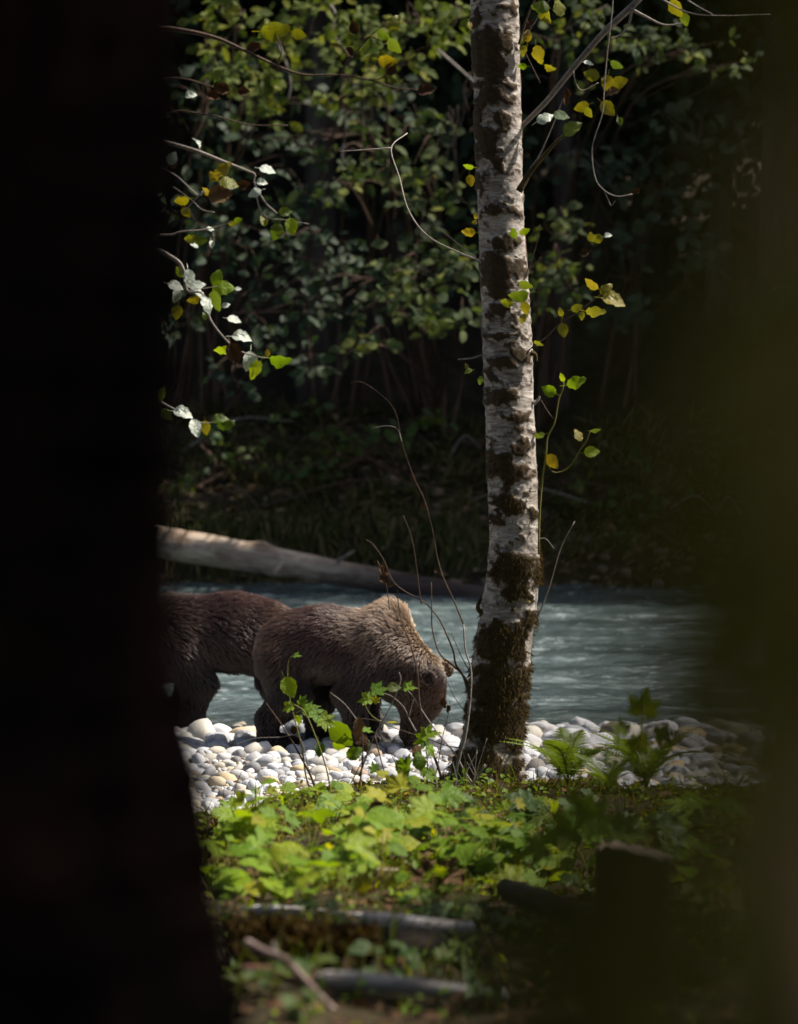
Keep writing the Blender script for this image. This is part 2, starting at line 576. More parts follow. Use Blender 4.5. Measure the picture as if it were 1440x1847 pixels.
def bank_z(x, y):
    x, y = np.asarray(x, float), np.asarray(y, float)
    yy = y + (fbm(x * 0.35, 3.0, 0, 21) - 0.45) * 1.4
    cut = np.interp(yy, [43, 44.8, 45.9, 46.1, 46.5, 48, 51, 55, 90], [-0.7, -0.3, 0.05, 0.85, 1.2, 1.65, 2.5, 5.5, 34])
    slope = np.interp(yy, [43, 44.6, 45.2, 46.6, 48, 51, 55, 90], [-0.7, -0.25, 0.12, 0.75, 1.3, 2.4, 5.5, 34])
    w = sstep(0.4, 1.6, x)
    z = cut * (1 - w) + slope * w
    return z + (fbm(x * 0.8, y * 0.8, 0, 31) - 0.45) * 0.5 * sstep(45.5, 47.5, y) + (fbm(x * 3, y * 3, 0, 33) - 0.45) * 0.12


def sheet(name, xs, ys, zf, mat):
    X, Y = np.meshgrid(xs, ys)
    V = np.stack([X, Y, zf(X, Y)], -1).reshape(-1, 3)
    nx, ny = len(xs), len(ys)
    i = np.arange(ny - 1)[:, None] * nx + np.arange(nx - 1)[None, :]
    return mesh_np(name, V, np.stack([i, i + 1, i + nx + 1, i + nx], -1).reshape(-1, 4), mat)


def axis(*segs):
    """Concatenated ranges (start, stop, step)."""
    out = []
    for a, b, s in segs:
        out.append(np.arange(a, b, s))
    out.append([segs[-1][1]])
    return np.concatenate(out)


XS = axis((-90, -10, 5.0), (-10, -4, 0.4), (-4, 4, 0.06), (4, 10, 0.4), (10, 90, 5.0))
forest_floor = structure('forest_floor', sheet('forest_floor', XS, axis((-60, -4, 4.0), (-4, 7, 0.5), (7, 21.2, 0.06)), floor_z, FLOOR_MAT))
gravel_bar = structure('gravel_bar', sheet('gravel_bar', XS, axis((17.2, 26, 0.07), (26, 32, 0.3)), gravel_z, GRAVEL_MAT))
river_bed = structure('river_bed', sheet('river_bed', axis((-90, 90, 3.0)), axis((30, 46, 1.0)), lambda x, y: -0.68 + 0.05 * np.sin(x * 1.3 + y), BED_MAT))
XB = axis((-90, -14, 4.0), (-14, -8, 0.5), (-8, 8, 0.1), (8, 14, 0.5), (14, 90, 4.0))
far_bank = structure('far_bank', sheet('far_bank', XB, axis((43, 52, 0.1), (52, 90, 1.5)), bank_z, BANK_MAT))


# ------------------------------------------------------------------ river
def water_z(X, Y):
    w = sstep(24.8, 27.5, Y)
    # wavelets a little longer across the current's direction, crossing trains
    h = (fbm(X * 1.1 + Y * 0.3, Y * 1.9, 0, 41, 3) - 0.44) * 0.12
    h = h + (fbm(X * 3.1 - Y * 0.8, Y * 5.2, 0, 47, 3) - 0.44) * 0.055
    r = np.abs(fbm(X * 0.8 + 0.25 * Y, Y * 2.4, 0, 53, 3) - 0.44)
    h = h + (0.12 - r) * 0.08
    h = h + (fbm(X * 7, Y * 10, 0, 55, 2) - 0.37) * 0.022
    return 0.0 + h * (0.14 + 0.86 * w)


xw = axis((-90, -12, 3.0), (-12, -6, 0.3), (-6, 6, 0.045), (6, 12, 0.3), (12, 90, 3.0))
yw = axis((23.8, 34, 0.05), (34, 47.5, 0.075))
water_me = sheet('river_water', xw, yw, water_z, None)
wm = Mat('river_water')
at = wm.n('Attribute', attribute_name='depth')
body = wm.bsdf((0.10, 0.165, 0.18), 0.08, None, 0.5, link=False)
v = wm.coord('Object', (0.55, 1.7, 1.0))
nfoam_glint = wm.noise(v, 2.6, 5, 0.62, 0.8)
nfine = wm.noise(wm.coord('Object', (0.8, 2.2, 1)), 11.0, 3, 0.6, 0.3)
f = wm.math('MULTIPLY', wm.ramp(nfoam_glint, [(0.53, (0, 0, 0)), (0.68, (1, 1, 1))]), wm.ramp(nfine, [(0.42, (0, 0, 0)), (0.62, (1, 1, 1))]))  # pale streaks: foam, with sky glints put into the colour too
big = wm.noise(wm.coord('Object', (0.12, 0.5, 1)), 1.6, 3, 0.5)
streak = wm.noise(wm.coord('Object', (0.22, 1.5, 1)), 2.3, 5, 0.65, 0.5)
teal = wm.ramp(wm.math('ADD', wm.math('MULTIPLY', big, 0.45), wm.math('MULTIPLY', streak, 0.55)), [(0.38, (0.034, 0.049, 0.050)), (0.5, (0.082, 0.112, 0.116)), (0.62, (0.150, 0.190, 0.192))])  # light and dark reflection streaks painted into the body colour
chop = wm.noise(wm.coord('Object', (0.9, 2.6, 1)), 5.5, 4, 0.65, 0.6)
teal = wm.mix(1.0, teal, wm.ramp(chop, [(0.36, (0.55, 0.57, 0.58)), (0.5, (1, 1, 1)), (0.64, (1.45, 1.42, 1.4))]), 'MULTIPLY')  # bright ripples and shaded troughs painted into the colour itself
wm.l(wm.mix(wm.math('MULTIPLY', f, 0.75), teal, (0.55, 0.62, 0.63)), body.inputs['Base Color'])
wm.l(wm.math('ADD', wm.math('MULTIPLY', f, 0.5), 0.1), body.inputs['Roughness'])
body.inputs['IOR'].default_value = 1.33
wm.l(wm.bump(wm.noise(wm.coord('Object', (1, 1.6, 1)), 16.0, 3, 0.55, 0.2), 0.6, 0.03), body.inputs['Normal'])
clear = wm.n('BsdfTransparent')
clear.inputs[0].default_value = (0.75, 0.86, 0.84, 1)
gl = wm.n('BsdfGlossy')
gl.inputs['Roughness'].default_value = 0.06
fr = wm.n('Fresnel')
fr.inputs[0].default_value = 1.33
shallow = wm.n('MixShader')
wm.l(fr.outputs[0], shallow.inputs[0])
wm.l(clear.outputs[0], shallow.inputs[1])
wm.l(gl.outputs[0], shallow.inputs[2])
fin = wm.n('MixShader')
wm.l(wm.ramp(at.outputs['Fac'], [(0.0, (0.05, 0.05, 0.05)), (0.22, (0.92, 0.92, 0.92)), (0.5, (1, 1, 1))]), fin.inputs[0])
wm.l(shallow.outputs[0], fin.inputs[1])
wm.l(body.outputs[0], fin.inputs[2])
wm.l(fin.outputs[0], wm.out.inputs[0])
water_me.materials.append(wm.m)
co = np.empty(len(water_me.vertices) * 3, np.float32)
water_me.vertices.foreach_get('co', co)
co = co.reshape(-1, 3)
dep = np.where(co[:, 1] < 31, 0.0 - gravel_z(co[:, 0], co[:, 1]), 0.7)
att = water_me.attributes.new('depth', 'FLOAT', 'POINT')
att.data.foreach_set('value', np.clip(dep, 0, 1).astype(np.float32))
river = structure('river_water', water_me)


# ------------------------------------------------------------------ leaf shapes (base at origin, tip along +Y, length 1)
def leaf_shape(kind, fold=0.12, curl=0.15, wave=0.03):
    if kind == 'alder':                                   # ovate, double-toothed
        k = 9
        t = np.linspace(0.0, 1.0, k)
        w = 0.36 * np.sin(np.pi * t ** 0.8) ** 0.85
        w[0] = 0.0
        w[-1] = 0.0
        rr, ll = [], []
        for i in range(k):
            tooth = 0.025 if i % 2 else -0.012
            rr.append((max(w[i] + (tooth if 0 < i < k - 1 else 0), 0), t[i]))
        mid = [(0.0, tt) for tt in t]
        V = [(0, y, 0) for _, y in mid] + [(x, y - 0.015, 0) for x, y in rr[1:-1]] + [(-x, y - 0.015, 0) for x, y in rr[1:-1]]
        n = k
        F = []
        for s, off in ((1, n), (-1, n + k - 2)):
            for i in range(k - 1):
                a, b = i, i + 1
                e0 = off + i - 1 if i > 0 else None
                e1 = off + i if i + 1 < k - 1 else None
                if e0 is None:
                    q = [a, e1, b]
                elif e1 is None:
                    q = [a, e0, b]
                else:
                    q = [a, e0, e1, b]
                F.append(q if s == 1 else q[::-1])
    elif kind == 'lobed':                                 # palmate, five lobes with teeth
        half = [(7, 0.66), (10, 0.58), (20, 0.52), (27, 0.36), (34, 0.50), (42, 0.56), (50, 0.70), (57, 0.57), (66, 0.52), (78, 0.36), (90, 0.42), (104, 0.54), (114, 0.43), (132, 0.37), (152, 0.30)]
        ang = [-q[0] for q in half[::-1]] + [0] + [q[0] for q in half]
        rad = [q[1] for q in half[::-1]] + [0.80] + [q[1] for q in half]
        c = np.array([0, 0.28, 0])
        V = [tuple(c)]
        ring2 = []
        for a_, r_ in zip(ang, rad):
            V.append((c[0] + r_ * math.sin(R(a_)), c[1] + r_ * math.cos(R(a_)) * 0.95, 0))
        V.append((0, 0.14, 0))
        n = len(ang)
        F = [[0, i + 2, i + 1] for i in range(n - 1)] + [[0, 1, n + 1], [0, n + 1, n]]
    else:                                                 # plain ovate, cheap
        V = [(0, 0, 0), (0.22, 0.25, 0), (0.3, 0.5, 0), (0.2, 0.78, 0), (0, 1, 0), (-0.2, 0.78, 0), (-0.3, 0.5, 0), (-0.22, 0.25, 0), (0, 0.5, 0)]
        F = [[8, 0, 1], [8, 1, 2], [8, 2, 3], [8, 3, 4], [8, 4, 5], [8, 5, 6], [8, 6, 7], [8, 7, 0]]
    V = np.array(V, float)
    V[:, 2] = fold * np.abs(V[:, 0]) * 1.6 - curl * (V[:, 1] - 0.35) ** 2 + wave * np.sin(V[:, 1] * 14 + V[:, 0] * 5) * (np.abs(V[:, 0]) > 0.02)
    if kind != 'plain':                                   # leaf stalk
        b0 = len(V)
        V = np.vstack([V, [(-0.014, 0.02 if kind == 'alder' else 0.16, 0.004), (0.014, 0.02 if kind == 'alder' else 0.16, 0.004), (0.012, -0.30, -0.06), (-0.012, -0.30, -0.06)]])
        F = F + [[b0, b0 + 3, b0 + 2, b0 + 1]]
    tri = np.array([f for f in F if len(f) == 3], np.int32)
    quad = np.array([f for f in F if len(f) == 4], np.int32)
    return V, [g for g in (tri, quad) if len(g)]


_leafmesh = {}


def leaf_mesh(kind, mat, var=0):
    key = (kind, mat.name, var)
    if key not in _leafmesh:
        fold, curl, wave = [(0.12, 0.15, 0.03), (0.28, 0.35, 0.05), (-0.12, 0.5, 0.06), (0.5, -0.3, 0.08)][var]
        V, F = leaf_shape(kind, fold, curl, wave)
        _leafmesh[key] = mesh_np('leaf', V, F, mat)
    return _leafmesh[key]


CAMV = np.array([0.0, -1.0, 0.1])
HALF = nrm(np.array(SUN_DIR) + nrm(CAMV))


def leaf_pix(parent, px, py, D, size, ang, mat, kind='alder', nor=None, var=None, lean=0.0, name='leaf'):
    """One leaf centred on a photograph pixel; size in photograph pixels, ang = direction of its tip in the picture."""
    s = size * D / FPX * (0.78 if kind == 'lobed' else 1.0)
    a = R(ang)
    tip = nrm(np.array([math.cos(a), lean, math.sin(a)]))
    if nor is None:
        if kind == 'lobed':
            nor = np.array([rng.normal(-0.1, 0.35), rng.normal(-0.6, 0.3), rng.normal(0.75, 0.2)])
        elif mat in (YELLOW_LEAF, GREEN_BRIGHT, OLIVE_LEAF) and rng.random() < 0.6:
            nor = np.array([rng.normal(-0.45, 0.3), -0.9, rng.normal(-0.5, 0.3)])      # hangs so that the sun shines through
        else:
            nor = np.array([rng.normal(0, 0.45), -1.0, rng.normal(0.35, 0.5)])
    nor = np.asarray(nor, float)
    c = P(px, py, D + rng.normal(0, 0.12))
    base = c - tip * s * 0.5
    Mx = frames(base[None], tip[None], nor[None], s)[0]
    return add(name, leaf_mesh(kind, mat, rng.integers(0, 3) if var is None else var), parent, M4(Mx))

# ------------------------------------------------------------------ stones of the gravel bar
def ico(sub):
    t = (1 + 5 ** 0.5) / 2
    V = [(-1, t, 0), (1, t, 0), (-1, -t, 0), (1, -t, 0), (0, -1, t), (0, 1, t), (0, -1, -t), (0, 1, -t), (t, 0, -1), (t, 0, 1), (-t, 0, -1), (-t, 0, 1)]
    F = [(0, 11, 5), (0, 5, 1), (0, 1, 7), (0, 7, 10), (0, 10, 11), (1, 5, 9), (5, 11, 4), (11, 10, 2), (10, 7, 6), (7, 1, 8), (3, 9, 4), (3, 4, 2), (3, 2, 6), (3, 6, 8), (3, 8, 9), (4, 9, 5), (2, 4, 11), (6, 2, 10), (8, 6, 7), (9, 8, 1)]
    V = [nrm(np.array(v)) for v in V]
    for _ in range(sub):
        cache, G = {}, []

        def mid(a, b):
            k = (min(a, b), max(a, b))
            if k not in cache:
                V.append(nrm(V[a] + V[b]))
                cache[k] = len(V) - 1
            return cache[k]
        for a, b, c in F:
            ab, bc, ca = mid(a, b), mid(b, c), mid(c, a)
            G += [(a, ab, ca), (b, bc, ab), (c, ca, bc), (ab, bc, ca)]
        F = G
    return np.array(V), np.array(F, np.int32)


def stone_np(sub, seed):
    V, F = ico(sub)
    d = 0.68 + 0.64 * fbm(V[:, 0] * 1.35 + seed * 9.1, V[:, 1] * 1.35 + 5, V[:, 2] * 1.35, seed, 4)
    # river-worn: slightly boxy super-ellipsoid
    p = 0.86
    V = np.sign(V) * np.abs(V) ** p
    V = V * d[:, None]
    r = np.random.default_rng(seed)
    V = V * np.array([1.0, r.uniform(0.65, 0.95), r.uniform(0.46, 0.80)])
    return V, F


STONE_MESH = [mesh_np('stone', *stone_np(3 if k < 5 else 2, k + 1), STONE) for k in range(9)]
cx_ = rng.uniform(-4.6, 4.6, 60000)
cy_ = rng.uniform(18.7, 26.8, 60000)
near_edge = np.exp(-((cy_ - 25.0) / 0.8) ** 2)
smax = 0.078 + 0.075 * near_edge + 0.022 * sstep(0.6, 1.4, cx_)
cs_ = 0.018 + (smax - 0.018) * rng.random(60000) ** (9.0 - 7.6 * np.maximum(near_edge, 0.8 * sstep(0.6, 1.4, cx_)))
okc = cy_ > crest_y(cx_) + 0.25
cand = sorted(zip(cs_[okc].tolist(), cx_[okc].tolist(), cy_[okc].tolist()), reverse=True)
grid, placed = {}, []
for s, x, y in cand:
    g = (int(x / 0.2), int(y / 0.2))
    ok = True
    for a in (-1, 0, 1):
        for b in (-1, 0, 1):
            for (s2, x2, y2) in grid.get((g[0] + a, g[1] + b), ()):
                if (x - x2) ** 2 + (y - y2) ** 2 < (0.66 * (s + s2)) ** 2:
                    ok = False
                    break
    if ok:
        grid.setdefault(g, []).append((s, x, y))
        placed.append((s, x, y))
BEAR_FEET = []
inview = [q for q in placed if abs(q[1]) < 0.135 * q[2] and q[2] < 26.2 and 330 < proj(np.array([q[1], q[2], 0.05]))[0] < 1330]
inview.sort(key=lambda q: -q[0] / q[2])
big = inview[:300]
_pl = np.array(placed)
GZ = dict(zip(placed, gravel_z(_pl[:, 1], _pl[:, 2]).tolist()))
bigset = set(big)


def stone_matrix(s, x, y, sink=0.35):
    a = rng.uniform(0, 6.28)
    q = Matrix.Translation((x, y, GZ[(s, x, y)] + s * (0.5 - sink) + rng.normal(0, 0.16) * s)) @ Matrix.Rotation(a, 4, 'Z') @ Matrix.Rotation(rng.normal(0, 0.32), 4, 'X') @ Matrix.Rotation(rng.normal(0, 0.32), 4, 'Y') @ Matrix.Scale(s, 4)
    return q


for (s, x, y) in big:
    add('stone', STONE_MESH[rng.integers(0, 9)], gravel_bar, stone_matrix(s, x, y))
rest = [q for q in placed if q not in bigset]
parts = []
for k in range(6):
    V, F = stone_np(1 if k < 4 else 2, 30 + k)
    ms = [np.array(stone_matrix(s, x, y)) for i, (s, x, y) in enumerate(rest) if i % 6 == k]
    parts.append(instances_np(V, F, ms))
V, F = join_np(parts)
stuff('pebbles', mesh_np('pebbles', V, F, STONE), parent=gravel_bar)

# stones and rubble of the far bank
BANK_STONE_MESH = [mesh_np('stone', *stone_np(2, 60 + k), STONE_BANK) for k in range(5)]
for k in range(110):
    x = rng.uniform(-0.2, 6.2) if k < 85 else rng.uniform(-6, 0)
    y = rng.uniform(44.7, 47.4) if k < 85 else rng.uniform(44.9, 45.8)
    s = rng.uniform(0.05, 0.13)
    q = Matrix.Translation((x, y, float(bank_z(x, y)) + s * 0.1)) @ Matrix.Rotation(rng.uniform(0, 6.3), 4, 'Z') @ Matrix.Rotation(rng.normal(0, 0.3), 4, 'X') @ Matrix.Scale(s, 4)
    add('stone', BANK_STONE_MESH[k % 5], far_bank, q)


# ------------------------------------------------------------------ bears
def surface_nets(f, org, h):
    s = f < 0
    nx, ny, nz = f.shape
    c = [s[a:nx - 1 + a, b:ny - 1 + b, d:nz - 1 + d] for a in (0, 1) for b in (0, 1) for d in (0, 1)]
    cnt = sum(q.astype(np.int8) for q in c)
    act = (cnt > 0) & (cnt < 8)
    idx = np.full(act.shape, -1, np.int64)
    I = np.argwhere(act)
    idx[act] = np.arange(len(I))
    acc = np.zeros((len(I), 3))
    num = np.zeros(len(I))
    corners = [(a, b, d) for a in (0, 1) for b in (0, 1) for d in (0, 1)]
    for p in range(8):
        for q in range(p + 1, 8):
            A, B = np.array(corners[p]), np.array(corners[q])
            if np.abs(A - B).sum() != 1:
                continue
            fa, fb = f[tuple((I + A).T)], f[tuple((I + B).T)]
            m = (fa < 0) != (fb < 0)
            t = np.where(m, fa / (fa - fb + 1e-12 * (fa == fb)), 0)
            acc += np.where(m[:, None], A + (B - A) * t[:, None], 0)
            num += m
    V = org + (I + acc / num[:, None]) * h
    quads = []
    for ax in range(3):
        sl0, sl1 = [slice(None)] * 3, [slice(None)] * 3
        sl0[ax], sl1[ax] = slice(0, -1), slice(1, None)
        ch = s[tuple(sl0)] != s[tuple(sl1)]
        o1, o2 = (ax + 1) % 3, (ax + 2) % 3
        E = np.argwhere(ch)
        lim = np.array(act.shape)
        ok = (E[:, o1] > 0) & (E[:, o2] > 0) & (E[:, o1] < lim[o1]) & (E[:, o2] < lim[o2])
        E = E[ok]
        e1, e2 = np.zeros(3, int), np.zeros(3, int)
        e1[o1], e2[o2] = 1, 1
        q = np.stack([idx[tuple((E - e1 - e2).T)], idx[tuple((E - e2).T)], idx[tuple(E.T)], idx[tuple((E - e1).T)]], -1)
        inside = s[tuple(E.T)]
        q[~inside] = q[~inside][:, ::-1]
        quads.append(q)
    return V, np.vstack(quads)


def smin(a, b, k):
    h = np.clip(0.5 + 0.5 * (b - a) / k, 0, 1)
    return b + (a - b) * h - k * h * (1 - h)


FUR = Mat('bear_fur')
fa = FUR.n('Attribute', attribute_name='tint')
hi = FUR.n('HairInfo')
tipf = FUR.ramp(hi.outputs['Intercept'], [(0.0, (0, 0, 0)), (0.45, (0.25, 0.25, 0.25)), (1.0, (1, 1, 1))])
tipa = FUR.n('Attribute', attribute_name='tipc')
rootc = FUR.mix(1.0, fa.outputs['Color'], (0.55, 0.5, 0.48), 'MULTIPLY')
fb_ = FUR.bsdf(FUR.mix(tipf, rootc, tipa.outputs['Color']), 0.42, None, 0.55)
SKIN = Mat('bear_skin')
sa = SKIN.n('Attribute', attribute_name='tint')
SKIN.bsdf(SKIN.mix(1.0, sa.outputs['Color'], (0.55, 0.5, 0.48), 'MULTIPLY'), 0.9, None, 0.1)
NOSE = Mat('bear_nose')
NOSE.bsdf((0.012, 0.010, 0.010), 0.35, None, 0.5)
EYE = Mat('bear_eye')
EYE.bsdf((0.01, 0.006, 0.004), 0.08, None, 0.6)
CLAW = Mat('bear_claw')
CLAW.bsdf((0.07, 0.055, 0.045), 0.5, None, 0.4)


def make_bear(label, loc, yaw, scale, legs, head, nhair, seed, dark=1.0, hump_z=0.895, frost_rim=1.0):
    r = np.random.default_rng(seed)
    h = 0.0135
    lo, hi_ = np.array([-0.78, -0.46, -0.05]), np.array([1.10, 0.46, 1.22])
    n = np.ceil((hi_ - lo) / h).astype(int) + 1
    g = np.stack(np.meshgrid(*[lo[i] + h * np.arange(n[i]) for i in range(3)], indexing='ij'), -1)

    def ell(c, rad):
        q = g - np.array(c)
        rad = np.array(rad)
        k0 = np.linalg.norm(q / rad, axis=-1)
        k1 = np.linalg.norm(q / rad ** 2, axis=-1)
        return k0 * (k0 - 1) / (k1 + 1e-9)

    def cone(a, b, ra, rb, flat=1.0):
        a, b = np.array(a, float), np.array(b, float)
        ab = b - a
        t = np.clip(((g - a) @ ab) / (ab @ ab), 0, 1)
        return np.linalg.norm(g - a - t[..., None] * ab, axis=-1) - (ra + (rb - ra) * t)

    f = ell((-0.335, 0, 0.715), (0.245, 0.25, 0.265))
    for c, rad, k in [((-0.06, 0, 0.785), (0.36, 0.285, 0.272), 0.10), ((0.27, 0, 0.745), (0.30, 0.265, 0.265), 0.09),
                      ((0.41, 0, hump_z), (0.155, 0.125, 0.185), 0.08), ((-0.06, 0, 0.68), (0.34, 0.25, 0.16), 0.08)]:
        f = smin(f, ell(c, rad), k)
    # neck and head
    nk = head
    f = smin(f, cone((0.38, 0, 0.76), nk['nape'], 0.225, 0.165), 0.10)
    f = smin(f, cone((0.36, 0, 0.62), nk['throat'], 0.20, 0.13), 0.09)
    hd = ell(nk['skull'], (0.135, 0.135, 0.15))
    hd = smin(hd, cone(nk['brow'], nk['muzzle'], 0.115, 0.062), 0.06)
    hd = smin(hd, cone(nk['muzzle'], nk['nose'], 0.062, 0.047), 0.02)
    for ck in nk['cheeks']:
        hd = smin(hd, ell(ck, (0.105, 0.08, 0.115)), 0.05)
    hd = smin(hd, cone(nk['jaw'], nk['chin'], 0.07, 0.036), 0.04)
    f = smin(f, hd, 0.07)
    for (c, ax) in nk['ears']:
        c, ax = np.array(c), nrm(np.array(ax))
        q = g - c
        along = q @ ax
        rad_ = np.linalg.norm(q - along[..., None] * ax, axis=-1)
        disc = np.sqrt((rad_ / 0.066) ** 2 + (along / 0.034) ** 2) - 1
        cup = np.linalg.norm(g - (c + ax * 0.048), axis=-1) - 0.050
        f = smin(f, np.maximum(disc * 0.030, -cup), 0.016)
    # legs: a list of chains (point, radius)
    for side, kind, ch in legs:
        for (a, ra), (b, rb) in zip(ch[:-1], ch[1:]):
            f = smin(f, cone(a, b, ra, rb), 0.055 if ra > 0.1 else 0.03)
    f = f + (fbm(g[..., 0] * 9, g[..., 1] * 9, g[..., 2] * 9, seed, 2) - 0.37) * 0.022
    V, Q = surface_nets(f, lo, h)
    for _ in range(2):                                    # light smoothing
        S, cnt = np.zeros_like(V), np.zeros(len(V))
        for a in range(4):
            np.add.at(S, Q[:, a], V[Q[:, (a + 1) % 4]])
            np.add.at(S, Q[:, a], V[Q[:, (a + 3) % 4]])
            np.add.at(cnt, Q[:, a], 2)
        V = V * 0.45 + 0.55 * S / cnt[:, None]
    M = Matrix.Translation(Vector([float(c) for c in loc])) @ Matrix.Rotation(yaw, 4, 'Z') @ Matrix.Scale(scale, 4)
    Mn = np.array(M)

    def W(p):
        return np.asarray(p) @ Mn[:3, :3].T + Mn[:3, 3]

    # coat colours by region in the bear's own space, plus a painted rim light
    sk, ns = np.array(nk['skull']), np.array(nk['nose'])

    def coat(p):
        x, y, z = p[:, 0], p[:, 1], p[:, 2]
        nz = fbm(x * 7, y * 7, z * 7, seed + 3, 3) - 0.44
        base = np.tile([0.058, 0.036, 0.032], (len(p), 1))
        tip = np.tile([0.125, 0.085, 0.075], (len(p), 1))

        def put(w, cb, ct):
            w = np.clip(w, 0, 1)[:, None]
            base[:] = base * (1 - w) + np.array(cb) * w
            tip[:] = tip * (1 - w) + np.array(ct) * w
        put(sstep(0.84, 1.02, z + nz * 0.25) * (1 - sstep(0.15, 0.32, x)), (0.100, 0.055, 0.048), (0.19, 0.112, 0.097))
        put(sstep(-0.22, -0.5, x + nz * 0.3) * sstep(0.58, 0.72, z) * 0.8, (0.13, 0.085, 0.06), (0.34, 0.235, 0.165))
        put(sstep(0.08, 0.26, x + nz * 0.35) * sstep(0.54, 0.74, z) * frost_rim * (0.55 + 0.9 * np.clip(nz + 0.2, 0, 1)), (0.10, 0.07, 0.056), (0.72, 0.61, 0.50))
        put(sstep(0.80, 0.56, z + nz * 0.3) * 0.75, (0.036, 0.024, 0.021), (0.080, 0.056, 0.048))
        put(sstep(0.22, 0.36, x) * np.exp(-(y / 0.085) ** 2) * sstep(0.50, 0.62, z) * 0.9 * frost_rim, (0.20, 0.14, 0.085), (1.0, 0.84, 0.58))  # golden rim light painted along the neck and hump crest
        dh = np.linalg.norm(p - (sk * 0.6 + ns * 0.4), axis=1)
        put(1 - sstep(0.20, 0.34, dh + nz * 0.1), (0.062, 0.034, 0.021), (0.155, 0.088, 0.053))
        dm = np.linalg.norm(p - ns, axis=1)
        put((1 - sstep(0.10, 0.30, dm)) * 0.9, (0.022, 0.014, 0.011), (0.042, 0.027, 0.021))
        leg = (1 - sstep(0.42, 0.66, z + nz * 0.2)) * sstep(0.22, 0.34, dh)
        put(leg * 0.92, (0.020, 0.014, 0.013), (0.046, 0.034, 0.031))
        for (c, ax) in nk['ears']:
            de = np.linalg.norm(p - (np.array(c) + nrm(np.array(ax)) * 0.03), axis=1)
            put((1 - sstep(0.030, 0.052, de)) * 0.9, (0.018, 0.012, 0.009), (0.035, 0.024, 0.018))
        return base * dark * np.array([0.70, 0.60, 0.56]), tip * dark * np.array([0.74, 0.64, 0.59])

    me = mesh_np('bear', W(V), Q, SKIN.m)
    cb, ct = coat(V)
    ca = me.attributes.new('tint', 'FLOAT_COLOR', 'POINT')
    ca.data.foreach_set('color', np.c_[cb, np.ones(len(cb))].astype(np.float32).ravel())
    root = add('grizzly_bear', me)
    tagged(root, label, 'bear', 'grizzly bears at the river edge')

    # ---- fur
    T = np.vstack([Q[:, [0, 1, 2]], Q[:, [0, 2, 3]]])
    e1, e2 = V[T[:, 1]] - V[T[:, 0]], V[T[:, 2]] - V[T[:, 0]]
    nr = np.cross(e1, e2)
    ar = np.linalg.norm(nr, axis=1)
    pick = r.choice(len(T), nhair, p=ar / ar.sum())
    u, v_ = r.random(nhair), r.random(nhair)
    fl = u + v_ > 1
    u[fl], v_[fl] = 1 - u[fl], 1 - v_[fl]
    vn = np.zeros_like(V)
    for a in range(3):
        np.add.at(vn, T[:, a], nr)
    vn = nrm(vn)
    p = V[T[pick, 0]] + e1[pick] * u[:, None] + e2[pick] * v_[:, None]
    N = nrm(vn[T[pick, 0]] * (1 - u - v_)[:, None] + vn[T[pick, 1]] * u[:, None] + vn[T[pick, 2]] * v_[:, None])
    x, y, z = p.T
    flow = np.stack([np.full(nhair, -0.8), 0 * y, -0.25 - 0.9 * sstep(1.0, 0.55, z)], -1)
    legw = (1 - sstep(0.3, 0.5, z))[:, None]
    flow = flow * (1 - legw) + np.array([-0.15, 0, -1.0]) * legw
    dh = np.linalg.norm(p - (sk * 0.6 + ns * 0.4), axis=1)
    hw = (1 - sstep(0.24, 0.42, dh))[:, None]
    flow = nrm(flow) * (1 - hw) + nrm(p - ns + np.array([0, 0, 0.02])) * hw
    wob = np.stack([fbm(x * 6 + 7 * k, y * 6, z * 6, seed + 11 + k, 2) - 0.37 for k in range(3)], -1)
    flow = flow + wob * 1.5
    tang = nrm(flow - N * np.sum(flow * N, 1, keepdims=True))
    L = 0.048 + 0.0 * z
    L = L + 0.03 * np.exp(-(((x - 0.40) / 0.2) ** 2 + ((z - 1.0) / 0.16) ** 2))
    L = L + 0.02 * sstep(0.62, 0.45, z) * (1 - sstep(0.2, 0.4, np.abs(x)))
    L = L * (1 - 0.45 * legw[:, 0])
    L = np.where(hw[:, 0] > 0, L * (1 - hw[:, 0]) + 0.030 * hw[:, 0], L)
    dm = np.linalg.norm(p - ns, axis=1)
    L = np.where(dm < 0.16, 0.013 + (dm / 0.16) * 0.012, L)
    for (c, ax) in nk['ears']:
        de = np.linalg.norm(p - np.array(c), axis=1)
        L = np.where(de < 0.10, np.minimum(L, 0.014 + 0.10 * np.maximum(de - 0.06, 0)), L)
    L = L * r.uniform(0.65, 1.35, nhair) * (0.62 + 0.86 * fbm(x * 11, y * 11, z * 11, seed + 31, 2))
    lift = 0.36 + 0.22 * r.random(nhair)
    hump = np.exp(-(((x - 0.42) / 0.18) ** 2 + ((z - 1.02) / 0.14) ** 2))
    lift = lift + 0.6 * hump
    K = 5
    s = np.linspace(0, 1, K)
    d0 = nrm(tang + N * (lift * 1.5)[:, None] + r.normal(0, 0.16, (nhair, 3)))
    d1 = nrm(tang + N * (lift * 0.25)[:, None] + r.normal(0, 0.16, (nhair, 3)))
    pts = p[:, None, :] + (d0[:, None, :] * s[None, :, None] * (1 - 0.5 * s)[None, :, None] + d1[:, None, :] * (0.5 * s ** 2)[None, :, None]) * L[:, None, None]
    # clumps
    nc = nhair // 9
    kd = kdtree.KDTree(nc)
    for i in range(nc):
        kd.insert(p[i], i)
    kd.balance()
    near = np.array([kd.find(q)[1] for q in p])
    off = pts[near] - p[near][:, None, :]
    tgt = p[near][:, None, :] + off * (L / np.maximum(L[near], 1e-4))[:, None, None]
    ok = np.linalg.norm(p - p[near], axis=1) < 0.05
    wgt = (0.5 * s ** 1.3)[None, :, None] * ok[:, None, None]
    pts = pts * (1 - wgt) + tgt * wgt
